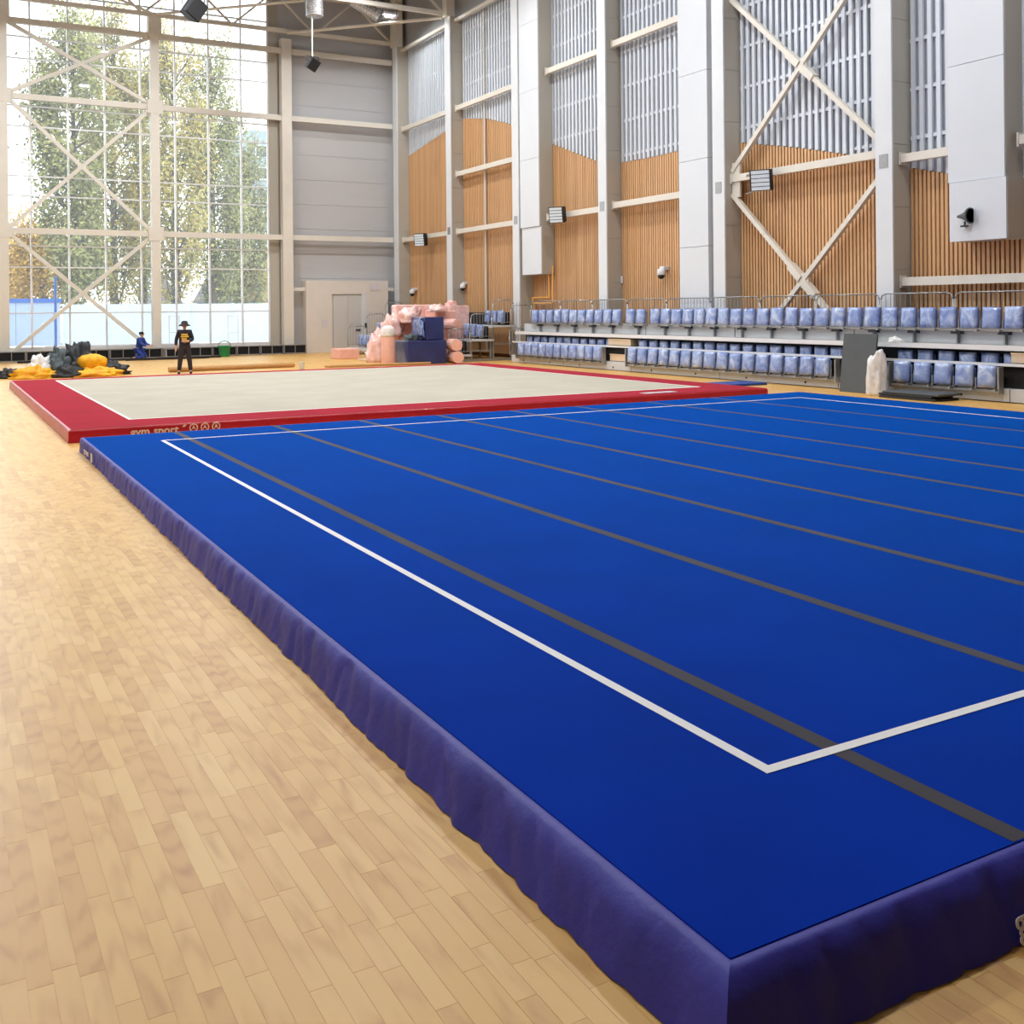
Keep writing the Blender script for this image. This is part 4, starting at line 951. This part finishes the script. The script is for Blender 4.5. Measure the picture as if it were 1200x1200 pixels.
for i in range(4):
    for j in range(8):
        f_ = MB().box(1+i*3.2, -.08, 2.2+j*3.2, 2.8+i*3.2, .0, 4.0+j*3.2).obj('window', ALU, tb)
        MB().box(1.12+i*3.2, -.1, 2.32+j*3.2, 2.68+i*3.2, -.081, 3.88+j*3.2).obj('pane', DKGREY, f_)

# trees: trunk, limbs and a cloud of small leaf cards
def leafmat(name, c1, c2):
    m = mat(name, c1, .6, col2=c2, vscale=.5); return m
LG = leafmat('poplar_leaves', srgb(150, 146, 84), srgb(110, 114, 68)); LY = leafmat('golden_leaves', srgb(196, 160, 66), srgb(166, 132, 56)); LO = leafmat('mixed_leaves', srgb(178, 156, 80), srgb(124, 124, 70))
BARK = mat('bark', srgb(96, 88, 78), .9, var=.2, vscale=3, bump=.4, bscale=8)
def tree(label, x, y, h, rx, seed, m, n, kind='poplar', leaf=.34):
    rn = random.Random(seed); t = thing('poplar_tree' if kind == 'poplar' else 'autumn_tree', label, 'tree', (x, y, -.3))
    b = MB().tube((0, 0, 0), (0, 0, h*.55), .42 if kind == 'poplar' else .25, .2, 8).tube((0, 0, h*.55), (0, 0, h*.95), .2, .04, 6)
    b.obj('trunk', BARK, t)
    br = MB(); tips = []
    nb = 46 if kind == 'poplar' else 22
    for i in range(nb):
        z0 = h*(.06+.75*i/nb) if kind == 'poplar' else h*(.25+.5*i/nb); a = rn.uniform(0, 2*PI)
        if kind == 'poplar':
            prof = rx*min(1, (z0/h)*5+.35)*(1-max(0, z0/h-.55)/.5*.7); L_ = h*rn.uniform(.10, .2); ex = prof*rn.uniform(.65, 1.0)
        else: ex = rx*rn.uniform(.4, .95); L_ = h*rn.uniform(.1, .35)
        p0 = Vector((0, 0, z0)); p1 = Vector((math.cos(a)*ex*.7, math.sin(a)*ex*.7, z0+L_*.5)); p2 = Vector((math.cos(a)*ex, math.sin(a)*ex, z0+L_))
        br.tube(p0, p1, .09, .05, 5).tube(p1, p2, .05, .015, 5); tips.append((p1, p2))
    br.obj('branch_mass', BARK, t)
    vs = []; fs = []
    for i in range(n):
        p1, p2 = tips[rn.randrange(nb)]; q = p1.lerp(p2, rn.uniform(-.5, 1.25))
        s_ = .55 if kind == 'poplar' else .8
        c = q + Vector((rn.gauss(0, s_), rn.gauss(0, s_), rn.gauss(0, s_*1.5)))
        u = Vector((rn.gauss(0, 1), rn.gauss(0, 1), rn.gauss(0, 1))).normalized(); w = u.orthogonal().normalized(); l = leaf*rn.uniform(.6, 1.3)
        k = len(vs); vs += [c-u*l*.5, c+w*l*.35, c+u*l*.5, c-w*l*.35]; fs.append((k, k+1, k+2, k+3))
    me = bpy.data.meshes.new('foliage'); me.from_pydata(vs, [], fs); me.materials.append(m)
    tag(link('foliage', me, t), kind='stuff')
tree('broad green poplar rising beside the blue hut', put(88, 86), 86, 27, 3.0, 1, LG, 17000)
tree('tall poplar with yellowing leaves left of the steel column', put(134, 97), 97, 30.5, 2.9, 2, LO, 16000)
tree('tall poplar right of the steel column with golden patches', put(206, 87), 87, 27.5, 2.6, 3, LO, 10000)
tree('tall green poplar in front of the grey roofed house', put(250, 97), 97, 28, 3.0, 4, LG, 16000)
tree('slimmer green poplar at the end of the row before the tower block', put(285, 107), 107, 21, 2.6, 5, LG, 10000)
tree('slender dark poplar behind the row near the steel column', put(168, 110), 110, 30, 2.4, 6, LG, 10000)
tree('golden autumn tree behind the blue hut', put(52, 122), 122, 12, 4.2, 7, LY, 11000, 'round', .36)
tree('smaller golden autumn tree behind the left end of the blue hut', put(12, 132), 132, 11, 4.0, 8, LY, 9000, 'round', .36)
tree('golden bush beside the tower block', put(302, 118), 118, 10, 2.2, 9, LY, 2000, 'round', .3)
